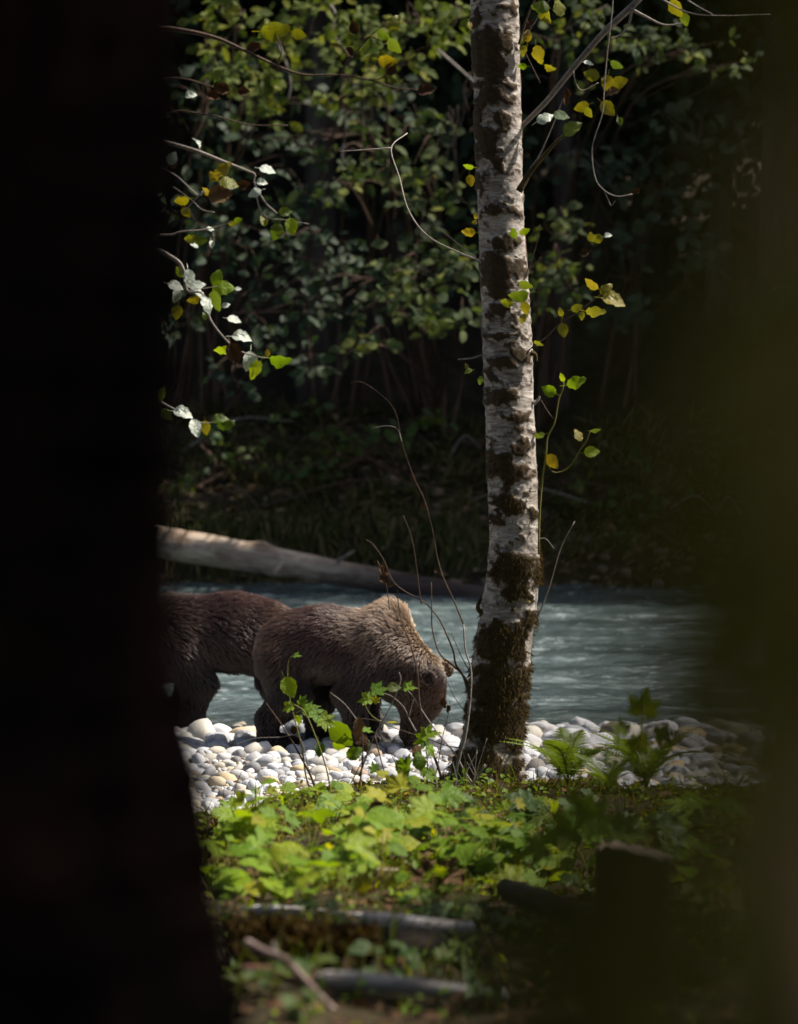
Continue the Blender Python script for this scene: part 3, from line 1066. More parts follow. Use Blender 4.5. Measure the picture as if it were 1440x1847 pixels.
    pts[:, :, 2] = np.maximum(pts[:, :, 2], 0.004)
    hc = bpy.data.hair_curves.new('fur')
    hc.add_curves([K] * nhair)
    hc.position_data.foreach_set('vector', W(pts.reshape(-1, 3)).astype(np.float32).ravel())
    ra = hc.attributes.new('radius', 'FLOAT', 'POINT')
    ra.data.foreach_set('value', (np.tile(np.linspace(1, 0.25, K), nhair) * 0.0017 * scale).astype(np.float32))
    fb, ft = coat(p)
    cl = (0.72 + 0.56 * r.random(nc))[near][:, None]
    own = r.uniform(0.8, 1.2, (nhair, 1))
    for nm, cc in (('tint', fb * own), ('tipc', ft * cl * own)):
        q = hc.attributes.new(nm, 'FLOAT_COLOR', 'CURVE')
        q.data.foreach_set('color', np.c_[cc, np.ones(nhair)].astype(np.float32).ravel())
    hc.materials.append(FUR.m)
    add('fur', hc, root)

    # ---- nose pad, eyes, claws
    V2, F2 = ico(2)
    dirn = nrm(ns - np.array(nk['muzzle']))
    Vn = V2 * np.array([0.036, 0.040, 0.028])
    add('nose', mesh_np('nose', W(Vn + ns + dirn * 0.032), F2, NOSE.m), root)
    for e in nk['eyes']:
        add('eye', mesh_np('eye', W(V2 * 0.014 + np.array(e)), F2, EYE.m), root)
    for side, kind, ch in legs:
        toe, rad_ = np.array(ch[-1][0]), ch[-1][1]
        for k in range(5):
            a = (k - 2) * 0.022
            q0 = toe + np.array([rad_ * 0.75, a * 1.3, -0.012])
            q1 = q0 + np.array([0.03, a * 0.2, -0.004])
            q2 = q1 + np.array([0.022, a * 0.1, -0.02])
            q0[2], q1[2], q2[2] = max(q0[2], 0.03), max(q1[2], 0.028), 0.008
            Vc, Fc = tube_np(catmull([q0, q1, q2], 6), np.linspace(0.009, 0.002, 6), 5)
            add('claw', mesh_np('claw', W(Vc), Fc, CLAW.m), root)
    return root


def leg_front(x, y, fx=0.0, up=0.0):
    """Shoulder, elbow, wrist, paw."""
    return [((0.27, y * 0.85, 0.62), 0.165), ((0.18 + 0.3 * (x - 0.2), y, 0.42), 0.118), ((x + 0.02, y, 0.20), 0.080), ((x, y, 0.085), 0.078), ((x + 0.075, y, 0.045), 0.062), ((x + 0.11, y, 0.04), 0.055)]


def leg_hind(x, y):
    """Hip, knee (forward), hock (backward), heel and toes."""
    return [((-0.35, y * 0.75, 0.62), 0.20), ((-0.27 + 0.55 * (x + 0.36), y, 0.40), 0.135), ((x - 0.06, y, 0.22), 0.085), ((x - 0.055, y, 0.085), 0.072), ((x + 0.06, y, 0.045), 0.060), ((x + 0.14, y, 0.04), 0.055)]


def leg_stand(x, y):
    return [((-0.36, y * 0.75, 0.64), 0.19), ((x, y, 0.46), 0.115), ((x - 0.03, y, 0.24), 0.078), ((x - 0.02, y, 0.085), 0.070), ((x + 0.06, y, 0.045), 0.058), ((x + 0.12, y, 0.04), 0.052)]


legs1 = [('near', 'front', leg_front(0.175, -0.15)), ('far', 'front', leg_front(0.24, 0.15)), ('near', 'hind', leg_hind(-0.41, -0.15)), ('far', 'hind', leg_hind(-0.10, 0.13))]
head1 = dict(nape=(0.655, -0.02, 0.565), throat=(0.58, -0.05, 0.42), skull=(0.715, -0.06, 0.455), brow=(0.70, -0.085, 0.36),
             muzzle=(0.635, -0.14, 0.165), nose=(0.605, -0.16, 0.070), jaw=(0.60, -0.10, 0.27), chin=(0.555, -0.14, 0.125),
             cheeks=[(0.625, -0.155, 0.34), (0.69, 0.04, 0.33)], ears=[((0.735, -0.212, 0.545), (0.35, -0.80, 0.18)), ((0.845, 0.040, 0.610), (0.45, 0.85, 0.1))],
             eyes=[(0.668, -0.186, 0.285), (0.745, -0.03, 0.275)])
b1 = P(602, 1350, 24.4)
BEAR1 = make_bear('grizzly bear with pale shoulder hump feeding head down at the water edge', (b1[0], b1[1], b1[2]), R(-10), 1.02, legs1, head1, 90000, 5)
legs2 = [('near', 'front', leg_front(0.21, 0.15)), ('far', 'front', leg_front(0.30, -0.15)), ('near', 'hind', leg_stand(-0.36, 0.15)), ('far', 'hind', leg_stand(-0.40, -0.14))]
head2 = dict(nape=(0.68, 0, 0.72), throat=(0.62, 0, 0.56), skull=(0.76, 0, 0.66), brow=(0.80, 0, 0.60), muzzle=(0.94, 0, 0.48), nose=(0.995, 0, 0.43),
             jaw=(0.78, 0, 0.53), chin=(0.93, 0, 0.42), cheeks=[(0.76, -0.09, 0.57), (0.76, 0.09, 0.57)],
             ears=[((0.70, -0.12, 0.79), (0.7, -0.5, 0.1)), ((0.70, 0.12, 0.79), (0.7, 0.5, 0.1))], eyes=[(0.865, -0.088, 0.60), (0.865, 0.088, 0.60)])
b2 = P(404, 1333, 25.9)
BEAR2 = make_bear('darker brown grizzly bear half hidden behind the black trunk, rump towards the other bear', (b2[0], b2[1], b2[2]), R(180 + 4), 1.11, legs2, head2, 60000, 6, 0.95, 0.80, 0.15)

# ------------------------------------------------------------------ the alder in the middle
ALDER_D = 20.0
edge = [(-260, 842, 924), (-100, 845, 929), (0, 848, 935), (100, 853, 938), (200, 858, 941), (300, 861, 943), (400, 864, 946), (500, 868, 953), (600, 871, 959), (700, 874, 962), (800, 878, 966), (900, 881, 970),
        (980, 883, 972), (1040, 877, 973), (1090, 868, 969), (1150, 858, 961), (1200, 851, 955), (1260, 844, 950), (1320, 837, 942), (1370, 828, 936), (1400, 818, 934), (1425, 806, 940), (1450, 795, 952)]
ey = np.array([e[0] for e in edge], float)
el = np.array([e[1] for e in edge], float)
er = np.array([e[2] for e in edge], float)
MOSS_POS = [(884, 87, 45, 33), (889, 122, 45, 26), (896, 153, 40, 8), (894, 178, 42, 13), (906, 221, 18, 14), (878, 244, 25, 15), (878, 270, 28, 20), (904, 295, 14, 12), (891, 382, 25, 11), (929, 387, 8, 10),
            (906, 438, 28, 13), (896, 476, 36, 30), (940, 484, 12, 20), (896, 520, 30, 24), (896, 558, 25, 12), (904, 604, 30, 7), (942, 642, 22, 14), (906, 657, 28, 10), (886, 677, 16, 11), (904, 718, 32, 11), (919, 751, 18, 6), (942, 754, 16, 11),
            (940, 807, 23, 15), (901, 828, 26, 20), (922, 848, 38, 24), (917, 906, 32, 19), (899, 936, 18, 11), (959, 927, 10, 12), (923, 1025, 44, 27), (965, 1037, 18, 22), (929, 1067, 30, 18), (959, 1115, 18, 15), (908, 1142, 42, 34),
            (900, 1164, 52, 34), (905, 1229, 68, 48), (896, 1304, 74, 55), (876, 1378, 90, 45), (860, 1430, 90, 30), (860, 30, 10, 26), (920, 20, 14, 9), (864, 210, 8, 40), (868, 330, 7, 30)]
MOSS_NEG = [(924, 115, 13, 19), (947, 1166, 9, 20), (910, 1354, 15, 15), (964, 1075, 8, 17), (910, 1080, 16, 8), (917, 1102, 22, 9), (872, 1045, 5, 40)]


def moss_mask(px, py, seed=71):
    wx = px + (fbm(px * 0.05, py * 0.05, 0, seed, 4) - 0.47) * 42
    wy = py + (fbm(px * 0.05, py * 0.05, 5, seed + 9, 4) - 0.47) * 34
    m = np.zeros_like(px)
    for (cx, cyy, rx, ry) in MOSS_POS:
        m = np.maximum(m, 1.25 - np.sqrt(((wx - cx) / rx) ** 2 + ((wy - cyy) / ry) ** 2))
    q = np.zeros_like(px)
    for (cx, cyy, rx, ry) in MOSS_NEG:
        q = np.maximum(q, 1.3 - np.sqrt(((wx - cx) / rx) ** 2 + ((wy - cyy) / ry) ** 2))
    m = m + (fbm(px * 0.16, py * 0.16, 0, seed + 3, 3) - 0.44) * 1.1 + (fbm(px * 0.04, py * 0.07, 3, seed + 4, 4) - 0.47) * 0.9 - 2.0 * np.clip(q, 0, 1)
    return np.clip(m * 2.0, 0, 1)


py_rings = np.linspace(-260, 1450, 460)
segs = 96
cxp, hw_ = np.interp(py_rings, ey, (el + er) / 2), np.interp(py_rings, ey, (er - el) / 2)
ker = np.ones(15) / 15
cxp = np.convolve(np.pad(cxp, 7, mode='edge'), ker, 'valid')
hw_ = np.convolve(np.pad(hw_, 7, mode='edge'), ker, 'valid')
ctr = np.array([P(a, b, ALDER_D) for a, b in zip(cxp, py_rings)])
ctr[:, 1] += 0.06 * np.sin(np.linspace(0, 5, len(ctr)))
rad = hw_ * ALDER_D / FPX
ang = np.linspace(0, 2 * math.pi, segs, endpoint=False)
AA, ZZ = np.meshgrid(ang, ctr[:, 2])
dirs = np.stack([np.cos(AA), np.sin(AA), 0 * AA], -1)
base_r = rad[:, None] * (1 + (fbm(np.cos(AA) * 1.3, np.sin(AA) * 1.3, ZZ * 1.2, 77, 3) - 0.44) * 0.12)
flare = 0.05 * sstep(0.75, 0.28, ZZ) * (0.5 + 0.5 * np.cos(AA * 4 + 1.0))
pos = ctr[:, None, :] + dirs * (base_r + flare)[..., None]
ppx, ppy = proj(pos)
front = np.sin(AA) < 0.25
ppx2 = np.where(front, ppx, cxp[:, None] * 2 - ppx + 13)
mk = moss_mask(ppx2, np.broadcast_to(py_rings[:, None], ppx2.shape) + np.where(front, 0, 37))
lump = fbm(np.cos(AA) * 5, np.sin(AA) * 5, ZZ * 9, 81, 3)
pos = pos + dirs * (mk * (0.006 + 0.012 * lump) + (fbm(np.cos(AA) * 9, np.sin(AA) * 9, ZZ * 26, 85, 2) - 0.37) * 0.004)[..., None]
Vt = pos.reshape(-1, 3)
k = np.arange(len(ctr) - 1)[:, None] * segs
j = np.arange(segs)[None, :]
Qt = np.stack([k + j, k + segs + j, k + segs + (j + 1) % segs, k + (j + 1) % segs], -1).reshape(-1, 4)
am = Mat('alder_bark')
ma = am.n('Attribute', attribute_name='moss')
vo = am.coord('Object', (1, 1, 3.2))
n_a = am.noise(vo, 9.0, 6, 0.68, 0.7)
n_b = am.noise(am.coord('Object', (1, 1, 1.5)), 26.0, 5, 0.7)
n_c = am.noise(am.coord('Object', (1.0, 1.0, 14.0)), 5.0, 4, 0.6, 0.2)
white = am.ramp(n_a, [(0.28, (0.075, 0.057, 0.046)), (0.43, (0.19, 0.16, 0.137)), (0.56, (0.34, 0.305, 0.27)), (0.76, (0.57, 0.54, 0.50))])
white = am.mix(am.math('MULTIPLY', am.ramp(n_c, [(0.60, (0, 0, 0)), (0.66, (1, 1, 1))]), 0.75), white, (0.06, 0.045, 0.036))
white = am.mix(am.math('MULTIPLY', am.ramp(n_b, [(0.58, (0, 0, 0)), (0.70, (1, 1, 1))]), 0.55), white, (0.09, 0.06, 0.045))
mossc = am.ramp(n_b, [(0.3, (0.018, 0.010, 0.005)), (0.55, (0.042, 0.025, 0.009)), (0.75, (0.085, 0.055, 0.016))])
mfac = am.ramp(am.math('ADD', ma.outputs['Fac'], am.math('MULTIPLY', am.math('SUBTRACT', n_b, 0.5), 0.9)), [(0.26, (0, 0, 0)), (0.46, (0.55, 0.55, 0.55)), (0.78, (1, 1, 1))])
am.bsdf(am.mix(mfac, white, mossc), 0.8, am.bump(am.math('ADD', n_a, am.math('ADD', n_b, am.math('MULTIPLY', mfac, 0.8))), 0.5, 0.012), 0.25)
alder = thing('alder_tree', 'pale-barked alder with brown moss patches standing beside the feeding bear', 'tree', ctr[-1])
tme = mesh_np('trunk', Vt, Qt, am.m)
aa = tme.attributes.new('moss', 'FLOAT', 'POINT')
aa.data.foreach_set('value', mk.ravel().astype(np.float32))
alder_trunk = add('trunk', tme, alder)
# the trunk above the frame and its crown (out of view, it shades the ground)
up_pts = catmull([ctr[0] + [0, 0, -0.02], ctr[0] + [-0.1, 0.2, 1.6], ctr[0] + [0.1, 0.5, 3.6], ctr[0] + [0.0, 0.4, 5.5]], 14)
V, F = tube_np(up_pts, np.linspace(rad[0] * 0.99, 0.05, 14), 14)
add('upper_trunk', mesh_np('upper_trunk', V, F, am.m), alder)
# moss fuzz: tufts of short strands on the mossy bark
w = mk.ravel().copy()
w[w < 0.55] = 0
low = sstep(600, 1050, np.repeat(py_rings, segs))
w = w * (0.15 + low)
pk = rng.choice(len(w), 15000, p=w / w.sum())
outd = dirs.reshape(-1, 3)[pk]
lowp = low[pk]
ln = (0.008 + 0.030 * lowp * rng.random(15000) + 0.008 * rng.random(15000))
tipd = nrm(outd * (0.55 + 0.3 * rng.random((15000, 1))) + np.array([0, 0, -0.75]) * lowp[:, None] + rng.normal(0, 0.33, (15000, 3)))
bv = np.array([(-0.09, 0, 0), (0.09, 0, 0), (0.07, 0.55, 0.06), (-0.05, 0.5, 0.05), (0, 1, 0.0)])
bf = [np.array([[0, 1, 2, 3]], np.int32), np.array([[3, 2, 4]], np.int32)]
V, F = instances_np(bv, bf, frames(Vt[pk] - outd * 0.003 + rng.normal(0, 0.003, (15000, 3)), tipd, outd + rng.normal(0, 0.5, (15000, 3)), ln))
stuff('moss', mesh_np('moss', V, F, MOSS_BROWN, False), parent=alder)


def limb(pix, D, r0, r1, mat=TWIG_GREY, parent=None, dd=0.0, name='branch', segs=8):
    return pix_stem(name, pix, D, r0, r1, mat, parent or alder, segs, dd)


limb([(930, 242), (944, 225), (983, 186), (1018, 143), (1064, 87), (1095, 53), (1136, 15), (1175, -25), (1230, -80)], 20.12, 0.015, 0.022, dd=-0.4)
limb([(1136, 15), (1165, 30), (1200, 45), (1240, 40)], 19.8, 0.012, 0.004, name='twig')
limb([(1140, 14), (1135, 40), (1120, 62), (1100, 70)], 19.8, 0.010, 0.004, name='twig')
limb([(1180, -10), (1240, 22), (1300, 28), (1390, 26)], 19.6, 0.006, 0.002, name='twig')
limb([(1240, 0), (1265, 15), (1285, 25)], 19.6, 0.005, 0.002, name='twig')
limb([(936, 345), (957, 310), (985, 277), (1008, 252), (1030, 236)], 19.9, 0.022, 0.008, BARK_MOSSY)
limb([(957, 305), (973, 280), (996, 229), (1016, 178)], 19.9, 0.007, 0.003, TWIG_GREY, name='twig')
limb([(1105, -30), (1105, 13), (1095, 102), (1090, 163), (1087, 204), (1074, 244), (1068, 275), (1074, 321), (1090, 343), (1113, 354), (1141, 350)], 19.5, 0.004, 0.003, TWIG_GREY, name='twig')
limb([(1090, 343), (1098, 362), (1103, 371), (1110, 362)], 19.5, 0.003, 0.002, TWIG_GREY, name='twig')
limb([(1034, 128), (1040, 152), (1052, 163), (1080, 149)], 19.7, 0.004, 0.003, TWIG_GREY, name='twig')
limb([(936, 80), (952, 28), (965, 0), (985, -40)], 19.8, 0.008, 0.006, TWIG_DARK, name='twig')
limb([(950, 64), (965, 40), (985, 8), (998, -6)], 19.7, 0.003, 0.002, TWIG_GREY, name='twig')
limb([(975, 150), (955, 110), (945, 90)], 20.2, 0.003, 0.003, TWIG_DARK, name='twig')
limb([(868, 474), (850, 458), (804, 421), (767, 387)], 19.9, 0.005, 0.002, TWIG_GREY, name='twig')
limb([(866, 470), (825, 454), (771, 425), (737, 379), (721, 321), (706, 267), (735, 240)], 20.3, 0.006, 0.004, TWIG_GREY, dd=1.2, name='twig')
limb([(706, 267), (660, 270), (612, 273)], 21.4, 0.006, 0.003, TWIG_GREY, name='twig')
limb([(870, 640), (850, 646), (826, 648)], 20.0, 0.007, 0.004, TWIG_GREY, name='twig')
limb([(950, 640), (957, 629), (985, 609), (1008, 586), (1039, 565), (1072, 540), (1090, 522)], 19.8, 0.005, 0.003, TWIG_DARK, name='twig')
limb([(945, 505), (955, 480), (968, 440), (974, 405)], 19.8, 0.004, 0.002, TWIG_DARK, name='twig')
limb([(972, 1000), (973, 936), (978, 870), (985, 820), (988, 789), (1001, 761), (1008, 721), (1016, 700), (1016, 684)], 19.8, 0.007, 0.004, TWIG_GREEN, name='shoot')
limb([(1001, 757), (990, 745), (976, 722)], 19.8, 0.004, 0.003, TWIG_DARK, name='twig')
limb([(984, 832), (1000, 852), (1026, 843), (1046, 812), (1057, 797), (1065, 777)], 19.8, 0.003, 0.003, TWIG_GREEN, name='shoot')
limb([(966, 1112), (972, 1108), (990, 1062), (1012, 988), (1037, 940)], 19.9, 0.007, 0.003, TWIG_GREY, name='shoot')
limb([(972, 972), (985, 972), (1000, 990)], 19.8, 0.003, 0.002, TWIG_GREY, name='twig')
limb([(962, 728), (970, 722), (974, 715)], 19.95, 0.016, 0.007, TWIG_GREY, name='branch_stub')
limb([(957, 636), (966, 640), (968, 652)], 19.9, 0.02, 0.008, BARK_MOSSY, name='branch_stub')
limb([(872, 1108), (862, 1096), (868, 1078)], 19.9, 0.02, 0.010, BARK_MOSSY, name='branch_stub')

Y_, G_, W_, B_ = YELLOW_LEAF, OLIVE_LEAF, SHEEN_LEAF, BROWN_LEAF
alder_leaves = [
    (1041, 691, 44, 12, GREEN_BRIGHT), (990, 704, 34, 155, GREEN_BRIGHT), (1013, 681, 20, 120, GREEN_BRIGHT), (973, 787, 26, 200, G_), (996, 833, 38, -52, Y_), (1044, 784, 28, 115, Y_), (1068, 815, 34, 5, GREEN_BRIGHT), (1075, 776, 22, 5, G_),
    (1016, 596, 32, -80, Y_), (971, 621, 22, -30, G_), (1011, 563, 20, 110, Y_), (1041, 555, 26, 20, G_), (1075, 565, 44, -10, Y_), (1067, 512, 36, 145, Y_), (1095, 522, 34, 40, Y_), (1108, 543, 52, -15, Y_), (1050, 570, 20, -100, Y_),
    (1077, 431, 28, 190, Y_), (1066, 427, 22, 100, Y_), (1097, 425, 18, 10, W_), (1053, 457, 24, 200, B_), (947, 417, 24, 20, GREEN_BRIGHT), (927, 420, 24, 110, GREEN_BRIGHT), (920, 430, 18, 190, Y_), (935, 532, 44, 190, G_), (949, 514, 32, -20, G_), (914, 545, 28, 175, G_), (947, 556, 30, -80, Y_), (943, 575, 22, -110, Y_),
    (845, 420, 30, 180, Y_), (983, 211, 40, 30, W_), (1013, 209, 36, -10, GREEN_MID), (1034, 232, 46, 40, GREEN_MID), (1095, 150, 36, -100, Y_), (1118, 148, 38, 15, Y_), (1067, 135, 36, 165, Y_), (1049, 193, 34, 200, Y_), (1062, 203, 26, -60, Y_), (1097, 196, 40, -45, Y_), (1118, 219, 20, -70, G_), (1113, 117, 30, -30, G_), (1062, 114, 22, -15, W_), (1085, 32, 20, 90, GREEN_FAR), (1108, 168, 30, 20, B_),
    (970, 99, 42, -80, Y_), (985, 28, 40, -70, Y_), (942, 120, 20, 180, GREEN_BRIGHT), (993, 122, 26, -25, Y_), (952, 64, 28, 90, Y_), (945, 92, 26, 250, Y_), (848, 46, 16, -80, Y_), (845, 300, 24, 170, GREEN_BRIGHT), (849, 326, 26, -80, Y_), (858, 389, 16, 90, Y_), (856, 401, 12, 180, Y_),
    (1010, 13, 40, 100, GREEN_FAR_YELLOW), (975, 12, 40, 170, G_), (1220, 15, 44, -60, Y_), (1235, 35, 30, -80, G_), (960, 45, 26, 30, B_), (1024, 168, 22, 100, B_), (1020, 182, 22, -90, B_), (1148, 343, 18, 30, B_), (1142, 348, 16, 60, B_), (845, 670, 18, 200, G_), (842, 660, 14, 120, G_), (866, 686, 20, -110, G_), (955, 1085, 8, 0, Y_)]
for (x, y, s, a, m_) in alder_leaves:
    nor = HALF + rng.normal(0, 0.12, 3) if m_ is W_ else None
    leaf_pix(alder, x, y, 19.75, s * 0.86, a, m_, 'alder', nor, 3 if m_ is B_ else None)

# ------------------------------------------------------------------ the alder whose boughs hang in from the left
la_base = np.array([-3.15, 19.0, float(floor_z(-3.15, 19.0))])
lalder = thing('alder_tree', 'slender alder whose leafy boughs hang out from behind the black trunk', 'tree', la_base)
top = la_base + np.array([0.3, -0.3, 8.0])
stem('trunk', [la_base - [0, 0, 0.2], la_base + [0.1, 0, 2.5], la_base + [0.15, -0.2, 5], top], 0.10, 0.04, am.m, lalder, 24, 14)
D2 = 18.5


def tpt(z):
    return tuple(float(c) for c in proj(la_base + np.array([0.12, -0.1, z])))


TG = TWIG_GREY
for pix, r0, r1, mt in [
        ([tpt(4.6), (200, 225), (299, 256), (357, 273), (405, 292), (446, 308), (460, 315), (459, 329), (478, 364), (500, 385)], 0.016, 0.004, TG),
        ([(459, 329), (468, 374), (484, 393), (510, 396), (558, 404)], 0.005, 0.002, TG),
        ([(290, 300), (321, 319), (357, 351), (372, 345)], 0.004, 0.003, TG), ([(313, 337), (345, 360), (365, 378), (388, 383)], 0.004, 0.002, TG), ([(330, 385), (350, 362), (366, 345)], 0.004, 0.003, TG),
        ([tpt(3.9), (220, 410), (300, 424), (328, 418), (369, 414), (408, 404), (433, 396)], 0.013, 0.002, TG), ([(369, 414), (384, 420), (386, 436)], 0.003, 0.002, TG),
        ([tpt(4.0), (230, 430), (309, 463), (331, 486), (338, 524), (366, 530), (379, 575), (408, 613), (433, 633), (472, 645), (484, 645)], 0.016, 0.003, TG), ([(338, 524), (370, 520), (392, 516)], 0.004, 0.002, TG),
        ([tpt(3.0), (215, 690), (280, 719), (296, 728), (315, 738), (344, 754), (366, 763), (389, 762), (424, 759)], 0.013, 0.002, TG),
        ([tpt(5.6), (190, 40), (300, 50), (379, 65), (433, 87), (500, 119), (550, 135), (612, 135), (667, 144), (712, 158), (758, 162)], 0.018, 0.003, TWIG_DARK),
        ([(612, 135), (628, 112), (650, 85), (671, 62), (700, 40)], 0.005, 0.003, TWIG_DARK), ([(500, 119), (508, 90), (500, 66)], 0.004, 0.003, TWIG_DARK), ([(667, 144), (690, 140), (712, 118)], 0.004, 0.003, TWIG_DARK),
        ([tpt(5.0), (200, 150), (310, 140), (370, 152), (420, 172)], 0.010, 0.003, TWIG_DARK), ([tpt(4.8), (230, 190), (330, 200), (400, 212), (450, 225), (520, 226)], 0.010, 0.003, TWIG_DARK)]:
    limb(pix, D2, r0, r1, mt, lalder, name='branch' if r0 > 0.009 else 'twig')
left_leaves = [
    (355, 257, 26, 120, W_), (483, 307, 36, -15, W_), (473, 329, 24, -5, W_), (459, 347, 30, 200, W_), (405, 307, 44, 30, Y_), (414, 329, 42, -10, Y_), (398, 353, 52, 5, B_), (440, 332, 30, 10, B_), (515, 382, 28, 5, G_), (526, 409, 38, -80, GREEN_BRIGHT), (499, 418, 38, -110, G_), (475, 398, 24, 110, G_),
    (328, 361, 32, 190, GREEN_BRIGHT), (337, 383, 26, -50, Y_), (315, 291, 36, -90, B_), (312, 285, 30, 60, W_), (376, 345, 30, 160, Y_), (385, 318, 26, 130, Y_),
    (379, 412, 18, 0, W_), (420, 402, 20, 10, Y_), (430, 397, 18, 20, GREEN_BRIGHT), (344, 431, 28, 180, G_), (363, 434, 28, 0, G_), (382, 441, 18, -80, W_), (352, 440, 22, -30, W_),
    (341, 502, 38, -85, W_), (318, 516, 34, -20, W_), (318, 534, 32, -95, W_), (392, 500, 36, 70, GREEN_BRIGHT), (404, 518, 46, 0, GREEN_BRIGHT), (430, 521, 14, 0, W_), (349, 540, 28, 200, Y_), (390, 543, 46, -75, G_), (376, 550, 40, -65, W_), (408, 551, 18, 20, W_), (423, 577, 30, -15, W_), (320, 564, 32, -100, Y_), (369, 570, 18, 100, G_), (357, 515, 34, 10, W_), (362, 528, 30, -40, W_), (325, 490, 26, 130, G_),
    (437, 609, 42, -8, W_), (401, 634, 36, 190, GREEN_BRIGHT), (421, 639, 48, -75, B_), (449, 652, 44, -100, W_), (461, 668, 44, -120, GREEN_BRIGHT), (483, 636, 16, 90, Y_), (507, 649, 48, -8, GREEN_BRIGHT),
    (294, 709, 30, 80, G_), (302, 748, 30, -50, G_), (331, 746, 42, -15, W_), (353, 773, 40, -70, W_), (371, 772, 32, -85, Y_), (398, 757, 36, 10, G_), (408, 765, 38, -5, G_),
    (498, 54, 62, 5, Y_), (480, 60, 40, 200, G_), (671, 87, 52, 200, G_), (712, 83, 40, -50, G_), (712, 40, 36, 60, G_), (771, 165, 40, 10, B_), (704, 121, 34, 60, B_), (640, 50, 30, 110, B_), (630, 95, 24, -60, B_), (460, 88, 34, 40, B_), (690, 60, 34, 150, G_), (700, 110, 40, -10, Y_), (540, 62, 32, -20, Y_), (395, 135, 36, 60, G_), (440, 165, 26, 0, B_), (400, 160, 34, 170, B_), (385, 175, 30, -20, B_), (345, 172, 26, 10, W_)]
for (x, y, s, a, m_) in left_leaves:
    nor = HALF + rng.normal(0, 0.16, 3) if m_ is W_ else None
    leaf_pix(lalder, x, y, D2, s * 0.88, a, m_, 'alder', nor, 3 if m_ is B_ else None)

# ------------------------------------------------------------------ bare thin shrub at the foot of the alder
sb = P(815, 1482, 19.2)
bare = thing('bare_shrub', 'thin bare many-stemmed shrub with dead leaves at the foot of the alder', 'shrub', sb)
D3 = 19.3
for pix, r0, r1, mt, nm in [
        ([(815, 1486), (817, 1475), (820, 1413), (830, 1360), (839, 1330), (847, 1274), (850, 1212), (840, 1172), (836, 1126)], 0.015, 0.005, TWIG_GREY, 'stem'),
        ([(836, 1126), (820, 1086), (799, 1040), (787, 996), (779, 950), (764, 897), (747, 862), (725, 797), (714, 744), (690, 714), (655, 690), (633, 690)], 0.005, 0.0013, TWIG_DARK, 'twig'),
        ([(725, 797), (718, 775), (700, 768), (672, 772)], 0.003, 0.002, TWIG_GREY, 'twig'),
        ([(850, 1240), (833, 1215), (817, 1200), (793, 1178), (780, 1135), (779, 1100), (778, 1050)], 0.008, 0.003, TWIG_DARK, 'stem'),
        ([(848, 1262), (836, 1220), (822, 1197), (817, 1172), (796, 1123), (780, 1101), (765, 1086), (725, 1063), (706, 1043), (692, 1009), (672, 981), (660, 973)], 0.008, 0.002, TWIG_DARK, 'stem'),
        ([(850, 1215), (833, 1185), (814, 1141)], 0.004, 0.002, TWIG_DARK, 'twig'),
        ([(814, 1480), (793, 1391), (777, 1351), (765, 1314), (756, 1259), (753, 1212), (740, 1160), (725, 1123), (719, 1089), (717, 1064)], 0.010, 0.003, TWIG_DARK, 'stem'),
        ([(905, 1466), (898, 1462), (848, 1407), (821, 1360), (796, 1330), (771, 1296), (747, 1259), (735, 1245)], 0.009, 0.003, TWIG_GREY, 'stem'),
        ([(842, 1300), (842, 1289), (821, 1259), (805, 1225)], 0.004, 0.002, TWIG_DARK, 'twig'), ([(785, 1400), (791, 1376), (797, 1336), (810, 1283), (812, 1265)], 0.004, 0.002, TWIG_DARK, 'twig'),
        ([(828, 1470), (836, 1444), (858, 1407), (876, 1379)], 0.016, 0.007, TWIG_GREY, 'stem'), ([(836, 1415), (842, 1391), (852, 1372), (861, 1357)], 0.006, 0.004, TWIG_GREY, 'twig'), ([(816, 1482), (802, 1420), (800, 1395)], 0.010, 0.006, TWIG_DARK, 'stem'),
        ([(840, 1440), (870, 1455), (893, 1462)], 0.008, 0.004, TWIG_GREY, 'twig'), ([(814, 1470), (780, 1450), (740, 1440), (690, 1436)], 0.005, 0.002, TWIG_GREY, 'twig'), ([(838, 1350), (806, 1345), (770, 1332), (720, 1316), (680, 1300), (640, 1295)], 0.004, 0.002, TWIG_DARK, 'twig'),
        ([(690, 1024), (698, 1060), (703, 1100)], 0.003, 0.002, TWIG_DARK, 'twig'), ([(760, 1090), (745, 980), (728, 930)], 0.003, 0.002, TWIG_DARK, 'twig'), ([(815, 1482), (806, 1500), (800, 1512)], 0.02, 0.03, TWIG_GREY, 'stem')]:
    limb(pix, D3, r0, r1, mt, bare, name=nm, segs=6)
for k in range(18):
    x0, y0 = rng.uniform(770, 900), rng.uniform(1440, 1490)
    dx, L = rng.normal(-6, 34), rng.uniform(40, 120)
    limb([(x0, y0), (x0 + dx * 0.35 + rng.normal(0, 5), y0 - L * 0.5), (x0 + dx, y0 - L)], D3 + rng.normal(0, 0.15), rng.uniform(0.003, 0.006), 0.0015, TWIG_GREY if k % 3 else TWIG_DARK, bare, name='twig', segs=5)
for (x, y, s, a, m_) in [(689, 1034, 30, -75, B_), (693, 1045, 22, -40, B_), (705, 1055, 14, 10, B_), (803, 1268, 20, -80, B_), (806, 1279, 16, -95, B_), (747, 862, 14, 90, B_), (764, 912, 12, 60, B_), (786, 1030, 8, 0, B_), (850, 1420, 30, 40, B_)]:
    leaf_pix(bare, x, y, D3, s, a, m_, 'alder', None, 3)

